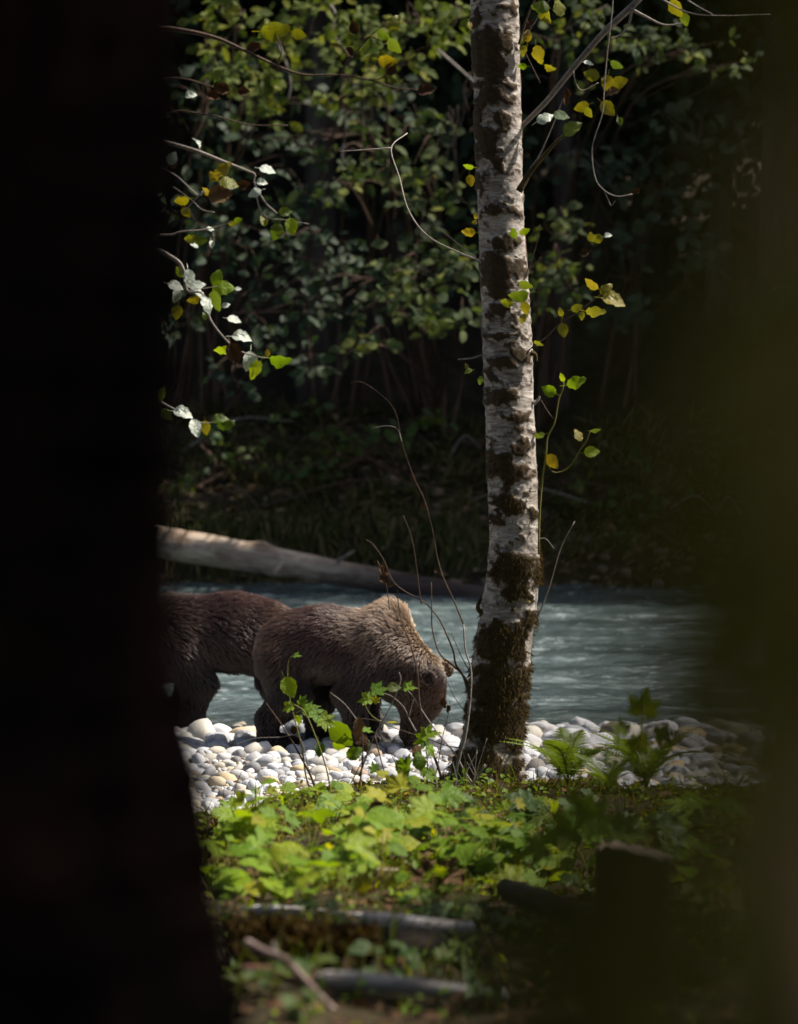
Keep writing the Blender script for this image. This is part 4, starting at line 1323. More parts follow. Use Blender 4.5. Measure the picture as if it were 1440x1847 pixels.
# ------------------------------------------------------------------ thin red-stemmed shrub in front of the bears
rs = P(600, 1478, 19.0)
red = thing('young_shrub', 'thin red-stemmed young shrub with lobed lime leaves in front of the feeding bear', 'shrub', rs)
D4 = 18.9
for pix, r0, r1, mt, nm in [
        ([(606, 1485), (593, 1466), (574, 1433), (560, 1398), (539, 1358), (522, 1329), (504, 1301), (480, 1268)], 0.014, 0.003, TWIG_DARK, 'stem'),
        ([(565, 1440), (552, 1400), (545, 1350), (530, 1290), (520, 1240), (521, 1190), (535, 1183)], 0.006, 0.002, TWIG_GREEN, 'stem'),
        ([(600, 1450), (590, 1390), (570, 1330), (550, 1285), (530, 1270)], 0.006, 0.003, TWIG_GREEN, 'stem'),
        ([(640, 1470), (650, 1410), (655, 1350), (650, 1300)], 0.008, 0.003, TWIG_DARK, 'stem'), ([(653, 1325), (645, 1301), (622, 1270), (596, 1249)], 0.004, 0.002, TWIG_GREY, 'twig'),
        ([(648, 1400), (676, 1327), (690, 1303), (711, 1261), (723, 1228), (720, 1212)], 0.006, 0.002, TWIG_GREY, 'stem'), ([(751, 1320), (737, 1294), (728, 1275), (707, 1256), (690, 1250)], 0.004, 0.002, TWIG_GREY, 'twig'), ([(737, 1294), (744, 1270), (746, 1262)], 0.003, 0.002, TWIG_GREY, 'twig'),
        ([(676, 1327), (690, 1380), (705, 1430)], 0.005, 0.003, TWIG_DARK, 'stem'), ([(690, 1303), (670, 1290), (655, 1265)], 0.003, 0.002, TWIG_GREEN, 'twig'), ([(560, 1398), (540, 1330), (505, 1330), (460, 1332), (420, 1345)], 0.003, 0.002, TWIG_GREY, 'twig'),
        ([(620, 1440), (650, 1380), (668, 1350)], 0.004, 0.002, TWIG_GREEN, 'twig'), ([(735, 1450), (725, 1400), (700, 1350), (690, 1330)], 0.004, 0.002, TWIG_DARK, 'twig'), ([(420, 1460), (425, 1420), (436, 1392)], 0.003, 0.002, TWIG_DARK, 'twig'),
        ([(770, 1440), (772, 1390), (768, 1340)], 0.006, 0.003, TWIG_DARK, 'stem'), ([(700, 1430), (735, 1400), (740, 1370)], 0.004, 0.003, TWIG_GREEN, 'twig')]:
    limb(pix, D4, r0, r1, mt, red, name=nm, segs=6)
for (x, y, s, a, m_, kd_) in [(537, 1183, 20, 10, 0, 'lobed'), (522, 1240, 42, -65, 0, 'alder'), (520, 1277, 30, 200, 0, 'lobed'), (545, 1262, 30, 60, 0, 'lobed'), (560, 1275, 46, 20, 0, 'lobed'), (572, 1290, 40, -35, 0, 'lobed'), (590, 1302, 44, -30, 0, 'lobed'), (617, 1325, 56, -50, 0, 'alder'), (605, 1310, 30, -20, 0, 'lobed'), (540, 1300, 26, -100, 0, 'lobed'),
                              (685, 1244, 44, 10, 0, 'lobed'), (659, 1263, 36, 185, 0, 'lobed'), (680, 1262, 20, 30, 0, 'lobed'), (711, 1240, 26, 0, 1, 'alder'), (740, 1241, 34, 10, 0, 'lobed'), (709, 1303, 32, 5, 0, 'lobed'), (664, 1318, 28, -10, 0, 'lobed'), (778, 1325, 50, 20, 0, 'lobed'), (760, 1337, 40, 200, 0, 'lobed'), (780, 1355, 34, -60, 0, 'lobed'),
                              (735, 1374, 40, 80, 0, 'lobed'), (757, 1372, 36, 100, 0, 'alder'), (725, 1385, 36, 130, 0, 'alder'), (674, 1384, 30, 100, 0, 'lobed'), (770, 1388, 38, 20, 0, 'lobed'), (780, 1400, 34, -20, 0, 'lobed'), (576, 1352, 30, -85, 1, 'alder'), (648, 1306, 30, 95, 2, 'alder'), (655, 1339, 34, -60, 2, 'alder'), (645, 1322, 26, -100, 2, 'alder'), (530, 1318, 18, -90, 2, 'alder'), (753, 1358, 30, -80, 2, 'alder'), (612, 1345, 26, -20, 0, 'alder'), (640, 1358, 34, 30, 0, 'alder'), (660, 1345, 24, 60, 1, 'alder')]:
    leaf_pix(red, x, y, D4, s, a, (GREEN_BRIGHT, GREEN_MID, BROWN_LEAF)[m_], kd_)

# ------------------------------------------------------------------ weathered log in the river
def log_mesh(p0, p1, r0, r1, mat, name, bend=0.03, seed=1, knots=()):
    """Log built along its own X axis; returns mesh and world matrix."""
    p0, p1 = np.array(p0), np.array(p1)
    Ln = np.linalg.norm(p1 - p0)
    n, sg = max(12, int(Ln / 0.06)), 28
    t = np.linspace(0, 1, n)
    c = np.stack([t * Ln, bend * np.sin(t * 3.1) + 0 * t, bend * 0.6 * np.sin(t * 4.2 + 1)], -1)
    a = np.linspace(0, 2 * math.pi, sg, endpoint=False)
    T, A = np.meshgrid(t, a, indexing='ij')
    rr = (r0 + (r1 - r0) * T) * (1 + (fbm(T * Ln * 1.2, np.cos(A) * 1.5 + 3, np.sin(A) * 1.5, seed, 3) - 0.44) * 0.35 + (fbm(T * Ln * 0.6, np.cos(A) * 7, np.sin(A) * 7, seed + 5, 2) - 0.37) * 0.12)
    for (kt, ka, kr, kh) in knots:
        d = np.sqrt(((T - kt) * Ln / kr) ** 2 + (np.sin((A - ka) / 2) * 2 * r0 / kr) ** 2)
        rr = rr + kh * np.exp(-d ** 2)
    V = np.stack([c[:, None, 0] + 0 * A, c[:, None, 1] + rr * np.cos(A), c[:, None, 2] + rr * np.sin(A)], -1).reshape(-1, 3)
    k = np.arange(n - 1)[:, None] * sg
    j = np.arange(sg)[None, :]
    Q = np.stack([k + j, k + sg + j, k + sg + (j + 1) % sg, k + (j + 1) % sg], -1).reshape(-1, 4)
    V = np.vstack([V, c[0] - [0.02, 0, 0], c[-1] + [0.02, 0, 0]])
    jj = np.arange(sg)
    F = [Q, np.stack([np.full(sg, n * sg), jj, (jj + 1) % sg], -1), np.stack([np.full(sg, n * sg + 1), (n - 1) * sg + (jj + 1) % sg, (n - 1) * sg + jj], -1)]
    ax = nrm(p1 - p0)
    up = nrm(np.array([0, 0, 1]) - ax * ax[2])
    M = np.eye(4)
    M[:3, 0], M[:3, 1], M[:3, 2], M[:3, 3] = ax, np.cross(up, ax), up, p0
    return mesh_np(name, V, F, mat), M4(M)


big_log = thing('driftwood_log', 'long grey weathered log slanting down into the river behind the bears', 'log', P(300, 1000, 45.0))
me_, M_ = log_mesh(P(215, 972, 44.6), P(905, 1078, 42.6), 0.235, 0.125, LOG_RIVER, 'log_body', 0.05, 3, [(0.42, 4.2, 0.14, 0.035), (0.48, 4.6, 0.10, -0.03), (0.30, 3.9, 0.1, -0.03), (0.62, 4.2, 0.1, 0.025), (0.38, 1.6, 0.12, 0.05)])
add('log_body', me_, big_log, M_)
stem('branch_stub', [P(520, 1005, 44.2), P(505, 1022, 43.5), P(492, 1036, 43.3)], 0.05, 0.025, LOG_GREY, big_log, 8, 8)
stem('branch_stub', [P(610, 1012, 43.4), P(628, 1000, 43.2), P(640, 993, 43.2)], 0.03, 0.012, LOG_GREY, big_log, 8, 8)
lg2 = thing('driftwood_log', 'dark wet log lying low along the foot of the shaded bank', 'log', P(870, 1060, 45.2))
me_, M_ = log_mesh(P(760, 1062, 45.1), P(1010, 1078, 44.6), 0.10, 0.07, LOG_DARK, 'log_body', 0.04, 7)
add('log_body', me_, lg2, M_)


# ------------------------------------------------------------------ far forest
def crown_np(n, rad, seed, size=(0.18, 0.34), clumps=26, droop=0.0):
    """Leaf cards gathered in clumps through an ellipsoid of radii rad."""
    r = np.random.default_rng(seed)
    cc = r.normal(0, 1, (clumps, 3))
    cc = nrm(cc) * (r.random((clumps, 1)) ** 0.5)
    idx = r.integers(0, clumps, n)
    p = cc[idx] + r.normal(0, 0.17, (n, 3))
    p = p * np.array(rad)
    nor = nrm(np.stack([r.normal(0, 0.6, n), r.normal(0, 0.6, n), r.uniform(0.2, 1, n)], -1))
    tip = nrm(r.normal(0, 1, (n, 3)) * [1, 1, 0.5] + [0, 0, -droop])
    V, F = leaf_shape('plain', 0.15, 0.3, 0.04)
    return instances_np(V, F, frames(p, tip, nor, r.uniform(size[0], size[1], n)))


CROWN_FAR = [mesh_np('crown', *crown_np(3600, (2.6, 2.4, 5.2), 200 + k, (0.24, 0.44), 40, 0.6), GREEN_DARK) for k in range(3)]
FAR_TREES = [(9.2, 49.6, 0.25, 17), (12.5, 45.3, 0.25, 18), (16.5, 45.4, 0.25, 20), (20.5, 45.3, 0.25, 22), (10.2, 46.9, 0.2, 14), (13.0, 48.2, 0.25, 17), (15.0, 48.6, 0.25, 20), (18.5, 48.4, 0.25, 21), (-9.8, 57.0, 0.3, 17), (-5.6, 58.5, 0.3, 18), (-2.6, 57.0, 0.3, 17), (-0.4, 60.0, 0.3, 18), (2.0, 58.0, 0.3, 18), (4.9, 58.5, 0.3, 18), (7.0, 57.0, 0.3, 17), (9.6, 58.5, 0.3, 18), (-7.6, 54.0, 0.2, 9), (-3.0, 54.0, 0.2, 8), (0.0, 53.5, 0.2, 8), (3.3, 54.5, 0.2, 9), (5.2, 53.0, 0.2, 8), (7.3, 54.5, 0.2, 9), (-5.4, 53.5, 0.2, 8), (1.7, 54.6, 0.2, 10), (-11.5, 52.5, 0.30, 17), (-8.6, 50.5, 0.22, 15), (-6.9, 54.5, 0.3, 18), (-4.2, 52.0, 0.24, 16), (-1.35, 51.0, 0.26, 17), (0.9, 55.0, 0.3, 18), (2.5, 51.2, 0.17, 15), (4.1, 53.8, 0.26, 18), (5.9, 51.6, 0.22, 16), (8.2, 53.2, 0.3, 17), (10.8, 50.8, 0.25, 11), (13.5, 53.0, 0.3, 14), (16.5, 51.0, 0.3, 17), (20.0, 52.5, 0.3, 18), (24.0, 51.0, 0.3, 17)]  # off-frame trees on the right were added to shade bank and water
fl_labels = {28: 'brown-barked forest tree behind the log across the river', 30: 'slim forest tree seen just beside the alder across the river'}
_rank = {}
for _k, _t in enumerate(sorted([t for t in FAR_TREES if abs(t[0]) < 0.128 * t[1]])):
    _rank[_t] = _k
_ord = ['leftmost', 'second', 'third', 'fourth', 'fifth', 'sixth', 'seventh', 'eighth', 'ninth', 'tenth', 'eleventh', 'twelfth', 'thirteenth', 'fourteenth', 'fifteenth', 'sixteenth', 'seventeenth', 'eighteenth', 'nineteenth', 'twentieth', 'twenty-first', 'twenty-second', 'twenty-third', 'twenty-fourth']
for i, (x, y, rr, hgt) in enumerate(FAR_TREES):
    _k = _rank.get((x, y, rr, hgt))
    if i not in fl_labels and _k is not None:
        fl_labels[i] = '%s dark forest tree across the river, %s trunk from the left' % ('low' if hgt < 12 else 'tall', _ord[_k])
    z0 = float(bank_z(x, y))
    if i not in fl_labels:
        _off = sorted(q for q in FAR_TREES if q not in _rank)
        fl_labels[i] = 'tall unseen forest tree across the river outside the picture, %s of those from the left' % _ord[_off.index((x, y, rr, hgt))]
    t_ = thing('forest_tree', fl_labels[i], 'tree', (x, y, z0), 'forest trees across the river')
    pts = [(x, y, z0 - 0.3), (x + 0.1, y, z0 + hgt * 0.3), (x - 0.1 + rng.normal(0, 0.2), y + 0.1, z0 + hgt * 0.7), (x, y, z0 + hgt)]
    stem('trunk', pts, rr * 1.15, rr * 0.35, BARK_FAR, t_, 30, 14)
    for c_ in range(2):
        q = Matrix.Translation((x + rng.normal(0, 0.4), y + rng.normal(0.3, 0.4), z0 + hgt * (0.62 if c_ == 0 else 0.9))) @ Matrix.Rotation(rng.uniform(0, 6.3), 4, 'Z') @ Matrix.Scale(rng.uniform(0.85, 1.1) * (1.0 if c_ == 0 else 0.72), 4)
        add('crown', CROWN_FAR[(i + c_) % 3], t_, q)
    for b in range(9):                                       # dead lower limbs
        a = rng.uniform(0, 6.28)
        zz = z0 + rng.uniform(1.2, 6.0)
        p0 = np.array([x, y, zz])
        d = np.array([math.cos(a), math.sin(a) - 0.4, 0])
        L = rng.uniform(0.6, 1.8)
        stem('dead_limb', [p0, p0 + d * L * 0.5 + [0, 0, 0.05], p0 + d * L + [0, 0, -0.45 * L]], 0.022, 0.006, TWIG_GREY if b % 3 == 0 else BARK_FAR, t_, 7, 5)


def leafy_shrub(label, base, blobs, D, leaf, mat, cap=85, depth=1.4, group='alder shrubs across the river', name='alder_shrub', twig=TWIG_DARK, kind='plain', cluster=4, up=0.45):
    """A shrub whose boughs reach into the given picture areas (px, py, rx, ry, leaves) at distance D."""
    root = thing(name, label, 'shrub', base, group)
    ms, dist = [], []
    tubes = []
    base = np.array(base, float)
    for (cx_, cy_, rx, ry, n) in blobs:
        c = P(cx_, cy_, D)
        rise = max(c[2] - base[2], 0.5)
        main = catmull([base + rng.normal(0, 0.25, 3) * [1, 1, 0], base + np.array([(c[0] - base[0]) * 0.18 + rng.normal(0, 0.2), -0.3, rise * 0.55]), base * 0.45 + c * 0.55 + np.array([rng.normal(0, 0.2), 0, rise * 0.42]), c], 16)
        V, F = tube_np(main, np.linspace(0.035, 0.008, 16), 6)
        add('branch', mesh_np('branch', V, F, twig), root)
        nt = max(3, int(n * 0.78) // (cluster * 2))
        for _ in range(nt):
            rr_, th = math.sqrt(rng.random()), rng.uniform(0, 6.28)
            e = P(cx_ + rx * rr_ * math.cos(th), cy_ + ry * rr_ * math.sin(th), D + rng.uniform(-0.5, 0.5) * depth)
            s0 = main[rng.integers(9, 16)]
            m2 = (s0 + e) / 2 + rng.normal(0, 0.1, 3) + np.array([0, 0, 0.12])
            q = catmull([s0, m2, e], 9)
            tubes.append(tube_np(q, np.linspace(0.009, 0.003, 9), 4, False))
            for _c in range(2):
                o = q[-1] if _c == 0 else q[rng.integers(4, 8)]
                for _l in range(cluster):
                    out = nrm(np.array([rng.normal(), rng.normal(0, 0.7) - 0.3, rng.normal(-0.25, 0.5)]))
                    sz = leaf * rng.uniform(0.65, 1.25)
                    p = o + out * sz * rng.uniform(0.1, 0.7)
                    nor = nrm(np.array([rng.normal(0, 0.5), rng.normal(-0.75, 0.4), rng.normal(up, 0.4)]))
                    ms.append(frames(p[None], out[None], nor[None], sz)[0])
                    dist.append(p[1] - 0.6 * sz)
    V, F = join_np(tubes)
    stuff('twigs', mesh_np('twigs', V, F, twig), parent=root)
    order = np.argsort(dist)
    for i in order[:cap]:
        add('leaf', leaf_mesh(kind, mat, int(i) % 3), root, M4(ms[i]))
    rest_ = [ms[i] for i in order[cap:]]
    if rest_:
        V, F = leaf_shape(kind, 0.14, 0.2, 0.03)
        stuff('leaves', mesh_np('leaves', *instances_np(V, F, rest_), mat), parent=root)
    return root


def bank_pt(x, y):
    return (x, y, float(bank_z(x, y)))


FY, FG, FD = GREEN_FAR_YELLOW, GREEN_FAR, GREEN_DARK
leafy_shrub('alder shrub with yellow-green leaves filling the upper left above the river', bank_pt(-3.2, 50.3), [(400, 80, 75, 70, 90), (480, 160, 70, 60, 80), (560, 60, 80, 60, 100), (440, 30, 90, 35, 60), (520, 150, 60, 40, 60)], 40.5, 0.18, FY, 120)
leafy_shrub('alder shrub with small pale green leaves at the top just before the alder trunk', bank_pt(-0.8, 49.8), [(660, 60, 90, 60, 110), (760, 40, 90, 50, 110), (640, 130, 80, 50, 90), (740, 110, 80, 40, 60), (820, 30, 50, 40, 60)], 40.0, 0.18, FY, 120)
leafy_shrub('drooping alder shrub of grey-green leaves close to the pale trunk, above mid height', bank_pt(0.3, 50.0), [(640, 260, 90, 60, 70), (700, 330, 90, 55, 80), (600, 320, 50, 45, 50), (780, 250, 70, 60, 60), (790, 350, 60, 60, 60)], 41.5, 0.185, FG, 110)
leafy_shrub('alder shrub with broad leaf sprays over the dark bank gap left of the pale trunk', bank_pt(0.6, 49.4), [(760, 480, 90, 60, 100), (700, 560, 80, 45, 70), (820, 500, 45, 60, 60), (650, 620, 45, 30, 30), (760, 590, 40, 25, 26), (830, 560, 35, 35, 30)], 40.5, 0.20, FG, 120)
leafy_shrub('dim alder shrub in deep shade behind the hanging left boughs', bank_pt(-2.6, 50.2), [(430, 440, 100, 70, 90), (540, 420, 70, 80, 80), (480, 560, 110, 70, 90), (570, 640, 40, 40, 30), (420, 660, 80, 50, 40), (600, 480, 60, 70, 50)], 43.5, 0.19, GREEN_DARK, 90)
leafy_shrub('alder shrub with rounded green leaves showing right beside the pale trunk', bank_pt(1.9, 50.0), [(1000, 420, 50, 35, 50), (1000, 470, 60, 40, 50), (980, 540, 40, 40, 28), (1040, 500, 40, 30, 22)], 41.5, 0.185, FG, 80)
leafy_shrub('long alder bough of round green leaves reaching right across the top', bank_pt(2.2, 50.6), [(1010, 60, 60, 40, 40), (1110, 75, 60, 35, 60), (1190, 70, 60, 30, 60), (1270, 80, 50, 22, 46), (1330, 115, 28, 18, 20), (1080, 20, 80, 25, 50)], 41.0, 0.16, FG, 110)
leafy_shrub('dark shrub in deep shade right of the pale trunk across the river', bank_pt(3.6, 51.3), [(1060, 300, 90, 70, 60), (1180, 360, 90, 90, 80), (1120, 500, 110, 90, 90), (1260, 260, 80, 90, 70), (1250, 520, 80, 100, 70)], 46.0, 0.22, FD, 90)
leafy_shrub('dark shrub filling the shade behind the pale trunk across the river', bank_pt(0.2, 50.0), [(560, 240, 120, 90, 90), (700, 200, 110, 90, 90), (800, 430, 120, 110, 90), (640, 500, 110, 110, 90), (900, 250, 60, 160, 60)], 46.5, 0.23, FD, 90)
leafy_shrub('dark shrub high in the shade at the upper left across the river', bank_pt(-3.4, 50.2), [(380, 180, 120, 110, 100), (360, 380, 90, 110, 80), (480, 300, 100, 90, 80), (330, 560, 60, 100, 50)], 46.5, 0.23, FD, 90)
# hanging bare twigs left of the trunk
leafy_shrub('low dim shrub on the bank top above the middle of the log', bank_pt(-0.4, 47.4), [(560, 770, 80, 40, 40), (660, 800, 70, 40, 40), (760, 750, 60, 40, 36), (610, 850, 80, 25, 30)], 46.6, 0.17, GREEN_MID, 60)
leafy_shrub('low dim shrub on the bank top above the left end of the log', bank_pt(-2.6, 47.2), [(380, 800, 70, 40, 40), (460, 840, 70, 35, 40), (350, 880, 50, 30, 30)], 46.4, 0.16, GREEN_MID, 60)
leafy_shrub('low brownish shrub on the stony bank right of the alder', bank_pt(2.6, 47.6), [(1040, 880, 60, 40, 30), (1130, 920, 70, 50, 40), (1200, 860, 60, 50, 30)], 46.6, 0.16, GREEN_MID, 60)
hv = thing('bare_vine', 'pale bare twigs dangling left of the alder trunk across the river', 'vine', P(840, 130, 41.0))
for k in range(10):
    x0, y0 = rng.uniform(805, 862), rng.uniform(130, 220)
    L = rng.uniform(70, 170)
    sw = rng.uniform(-50, 15)
    pix_stem('twig', [(x0, y0), (x0 + rng.normal(0, 10) + sw * 0.1, y0 + L * 0.35), (x0 + rng.normal(0, 10) + sw * 0.5, y0 + L * 0.7), (x0 + sw, y0 + L)], 41 + rng.normal(0, 0.3), 0.007, 0.003, BARK_FAR, hv, 5)
pix_stem('branch', [(790, 90), (830, 125), (870, 160)], 41, 0.02, 0.012, TWIG_GREY, hv, 5)
for pix in ([(500, 75), (515, 110), (525, 150), (520, 180)], [(590, 0), (605, 25), (600, 60), (625, 90)], [(620, 260), (618, 285), (628, 300)]):
    pix_stem('twig', pix, 40.2, 0.018, 0.008, TWIG_GREY, hv, 5)

# plants and litter of the far bank
fern_cache = {}


def frond_np(n=17, width=0.24, droop=0.35, seed=0):
    """A feather-shaped frond along +Y (length 1) with separate pinnae."""
    r = np.random.default_rng(seed)
    parts_ = []
    t = np.linspace(0, 1, 14)
    rach = np.stack([0 * t, t, -droop * t ** 2 + 0.12 * np.sin(t * 3.1)], -1)
    parts_.append(tube_np(rach, np.linspace(0.009, 0.003, 14), 4, False))
    for i in range(n):
        tt = 0.16 + 0.82 * i / n
        o = np.array([0, tt, -droop * tt ** 2 + 0.12 * math.sin(tt * 3.1)])
        L = width * math.sin(math.pi * min(1, (tt * 0.93 + 0.1))) ** 0.8 + 0.015
        for s_ in (-1, 1):
            wd = 0.30 / n
            d = nrm(np.array([s_, 0.34, -0.18 + r.normal(0, 0.05)]))
            a = np.array([0, 1, 0])
            V = np.array([o - a * wd * 0.8, o + a * wd * 0.8, o + d * L * 0.55 + a * wd * 0.75, o + d * L, o + d * L * 0.55 - a * wd * 0.55])
            parts_.append((V, [np.array([[0, 1, 2, 4]]), np.array([[4, 2, 3]])]))
    return join_np(parts_)


FROND = [mesh_np('frond', *frond_np(24, 0.24, 0.22 + 0.14 * k, k), FERN_MAT) for k in range(3)]
FROND_DARK = [mesh_np('frond', *frond_np(13, 0.2, 0.5 + 0.2 * k, 10 + k), MOSS_SHADE) for k in range(3)]


def fern(label, base, n, L, group=None, meshes=FROND, tilt=0.9, mats=None):
    root = thing('fern', label, 'fern', base, group)
    for k in range(n):
        a = 6.28 * k / n + rng.normal(0, 0.25)
        up_ = rng.uniform(0.5, 1.1) * tilt
        d = np.array([math.cos(a), math.sin(a), up_])
        nor = np.array([-math.cos(a) * up_, -math.sin(a) * up_, 1.0])
        Mx = frames(np.array(base, float)[None], d[None], nor[None], L * rng.uniform(0.75, 1.15))[0]
        add('frond', meshes[k % 3], root, M4(Mx))
    return root


for k in range(16):
    x = -5.6 + 11.2 * k / 15 + rng.normal(0, 0.15)
    y = rng.uniform(46.6, 50.5)
    fern('dim fern on the shaded far bank, %s fern from the left' % _ord[k], bank_pt(x, y), 7, rng.uniform(0.4, 0.8), 'ferns on the far bank', FROND_DARK)

# drooping moss, roots and grass on the lip of the far bank: a mass nobody could count
n = 16000
x = rng.uniform(-9, 9, n)
y = rng.uniform(45.9, 50.5, n)
lip = rng.random(n) < 0.4
y[lip] = 46.1 + rng.normal(0, 0.16, lip.sum()) - (fbm(x[lip] * 0.35, 3.0, 0, 21) - 0.45) * 1.4
p = np.stack([x, y, bank_z(x, y)], -1)
d = np.stack([rng.normal(0, 0.5, n), rng.normal(-0.35, 0.4, n), rng.uniform(-0.2, 1.0, n)], -1)
d[lip] = np.stack([rng.normal(0, 0.3, lip.sum()), np.full(lip.sum(), -0.3), np.full(lip.sum(), -1.0)], -1)
p[lip, 2] += 0.05
keep = (fbm(x * 0.9, y * 1.3, 0, 91, 3) > 0.40) | lip
bl = np.array([(-0.04, 0, 0), (0.04, 0, 0), (0.035, 0.5, 0.10), (-0.035, 0.5, 0.10), (0, 1, -0.05)])
bfq = [np.array([[0, 1, 2, 3]], np.int32), np.array([[3, 2, 4]], np.int32)]
nor = np.stack([rng.normal(0, 0.4, n), np.full(n, -1.0), rng.normal(0.3, 0.3, n)], -1)
V, F = instances_np(bl, bfq, frames(p[keep], d[keep], nor[keep], rng.uniform(0.16, 0.48, keep.sum())))
stuff('bank_grass', mesh_np('bank_grass', V, F, MOSS_SHADE), 'drooping moss and grass along the lip of the far bank', 'grass')
n = 4600
x = rng.uniform(-7, 7, n)
y = rng.uniform(44.8, 50.0, n)
p = np.stack([x, y, bank_z(x, y) + 0.02], -1)
Vl, Fl = leaf_shape('plain', 0.2, 0.5, 0.05)
V, F = instances_np(Vl, Fl, frames(p, rng.normal(0, 1, (n, 3)) * [1, 1, 0.25], np.stack([rng.normal(0, 0.4, n), rng.normal(-0.4, 0.4, n), np.ones(n)], -1), rng.uniform(0.09, 0.2, n)))
stuff('fallen_leaves', mesh_np('fallen_leaves', V, F, LITTER_FAR), 'dead brown leaves strewn over the far bank', 'leaves')
for k in range(26):
    x = rng.uniform(-6, 5)
    y = rng.uniform(46.3, 49)
    b = np.array(bank_pt(x, y)) + [0, 0, 0.05]
    d = np.array([rng.normal(0, 1.0), -0.4, rng.uniform(0, 0.7)])
    o = add('root', None) if False else None
    L = rng.uniform(0.5, 1.3)
    q = catmull([b, b + d * L * 0.5 + [0, 0, 0.15], b + d * L + [0, -0.1, -0.25]], 9)
    Vq, Fq = tube_np(q, np.linspace(0.02, 0.006, 9), 5)
    add('root', mesh_np('root', Vq, Fq, TWIG_GREY if k % 3 == 0 else TWIG_DARK), far_bank)

# ------------------------------------------------------------------ undergrowth of the near bank
def floor_pt(px, py, lo=8.0, hi=21.0):
    """Where the line of sight of a pixel meets the forest floor."""
    Ds = np.arange(lo, hi, 0.03)
    q0 = P(px, py, 1.0)
    d = q0 - np.array([0, 0, CAM_H])
    q = np.array([0, 0, CAM_H]) + d[None, :] * Ds[:, None]
    hit = np.nonzero(q[:, 2] <= floor_z(q[:, 0], q[:, 1]))[0]
    return q[hit[0]] if len(hit) else q[-1]


def leafy_plant(base, h, n, size, mat, label, group, kind='lobed', name='leafy_plant', stemmat=TWIG_GREEN):
    root = thing(name, label, 'plant', base, group)
    base = np.array(base, float)
    tubes = []
    for k in range(n):
        a = rng.uniform(0, 6.28)
        r_ = rng.uniform(0.15, 1.0) * h * 0.75
        e = base + np.array([math.cos(a) * r_, math.sin(a) * r_, h * rng.uniform(0.45, 1.05)])
        q = catmull([base, base * 0.5 + e * 0.5 + [0, 0, h * 0.15], e], 6)
        tubes.append(tube_np(q, np.linspace(0.0035, 0.002, 6), 4, False))
        out = nrm(np.array([math.cos(a) + rng.normal(0, 0.3), math.sin(a) + rng.normal(0, 0.3) - 0.25, rng.normal(-0.15, 0.25)]))
        nor = nrm(np.array([rng.normal(0.1, 0.3), rng.normal(-0.42, 0.3), 1.0]))
        add('leaf', leaf_mesh(kind, mat, k % 3), root, M4(frames(e[None], out[None], nor[None], size * rng.uniform(0.6, 1.25))[0]))
    V, F = join_np(tubes)
    add('stalks', mesh_np('stalks', V, F, stemmat), root)
    return root


_col = [(430, 'beside the black trunk'), (520, 'below the rear bear'), (640, 'below the red-stemmed shrub'), (760, 'below the feeding bear'), (880, 'below the alder foot'), (1010, 'just right of the alder foot'), (1130, 'below the ferns'), (3000, 'near the right edge')]
_row = [(1500, 'on the moss crest'), (1545, 'high on the bank'), (1590, 'midway down the bank'), (1650, 'low on the bank'), (1740, 'beside the upper white branch'), (3000, 'beside the lowest branch')]
_num = {3: 'three', 4: 'four', 5: 'five', 6: 'six', 7: 'seven'}


def plant_label(col, px, py, n, size):
    big_ = 'small' if size < 0.095 else ('large' if size > 0.135 else 'medium')
    return '%s %s-leaved %s plant %s, %s' % (big_, _num[n], col, next(w for e, w in _row if py < e), next(w for e, w in _col if px < e))


lab_bright = 'low plant with broad lobed lime-green leaves on the mossy bank'
lab_shade = 'low plant with broad green leaves in the shade of the near bank'
spots = []
for k in range(46):
    px, py = rng.uniform(385, 900), rng.uniform(1490, 1640)
    spots.append((px, py, 0))
for k in range(34):
    px, py = rng.uniform(880, 1290), rng.uniform(1485, 1640)
    spots.append((px, py, 1))
for k in range(26):
    px, py = rng.uniform(400, 1000), rng.uniform(1650, 1840)
    spots.append((px, py, 2))
for (px, py, z) in [(530, 1490, 0), (560, 1470, 0), (600, 1495, 0), (640, 1480, 0), (690, 1490, 0), (440, 1500, 0), (420, 1540, 0), (410, 1590, 0), (460, 1560, 0), (520, 1620, 0), (560, 1540, 0), (720, 1500, 0), (760, 1515, 0), (980, 1500, 1), (1080, 1510, 1), (930, 1500, 1)]:
    spots.append((px, py, z))
_used = set()


def pick_plant(col, px, py, lo, span, nmin):
    for _ in range(60):
        n_, s_ = int(rng.integers(nmin, 8)), lo + span * rng.random() ** 1.3
        lb = plant_label(col, px, py, n_, s_)
        if lb not in _used:
            break
    _used.add(lb)
    return n_, s_, lb


for (px, py, z) in spots:
    b = floor_pt(px, py)
    kd_ = 'lobed' if rng.random() < 0.6 else 'alder'
    if z == 0:
        n_, s_, lb = pick_plant('lime-green', px, py, 0.08, 0.13, 3)
        leafy_plant(b, rng.uniform(0.05, 0.30), n_, s_, GREEN_LIME, lb, 'lime plants on the mossy bank', kd_)
    elif z == 1:
        gm = GREEN_MID if rng.random() < 0.6 else GREEN_BRIGHT
        n_, s_, lb = pick_plant('dark green' if gm is GREEN_MID else 'bright green', px, py, 0.09, 0.12, 3)
        leafy_plant(b, rng.uniform(0.08, 0.22), n_, s_, gm, lb, 'shaded plants on the near bank', kd_)
    else:
        n_, s_, lb = pick_plant('green', px, py, 0.06, 0.05, 3)
        leafy_plant(b, rng.uniform(0.05, 0.13), n_, s_, GREEN_MID, lb, 'small plants among the branches', kd_)


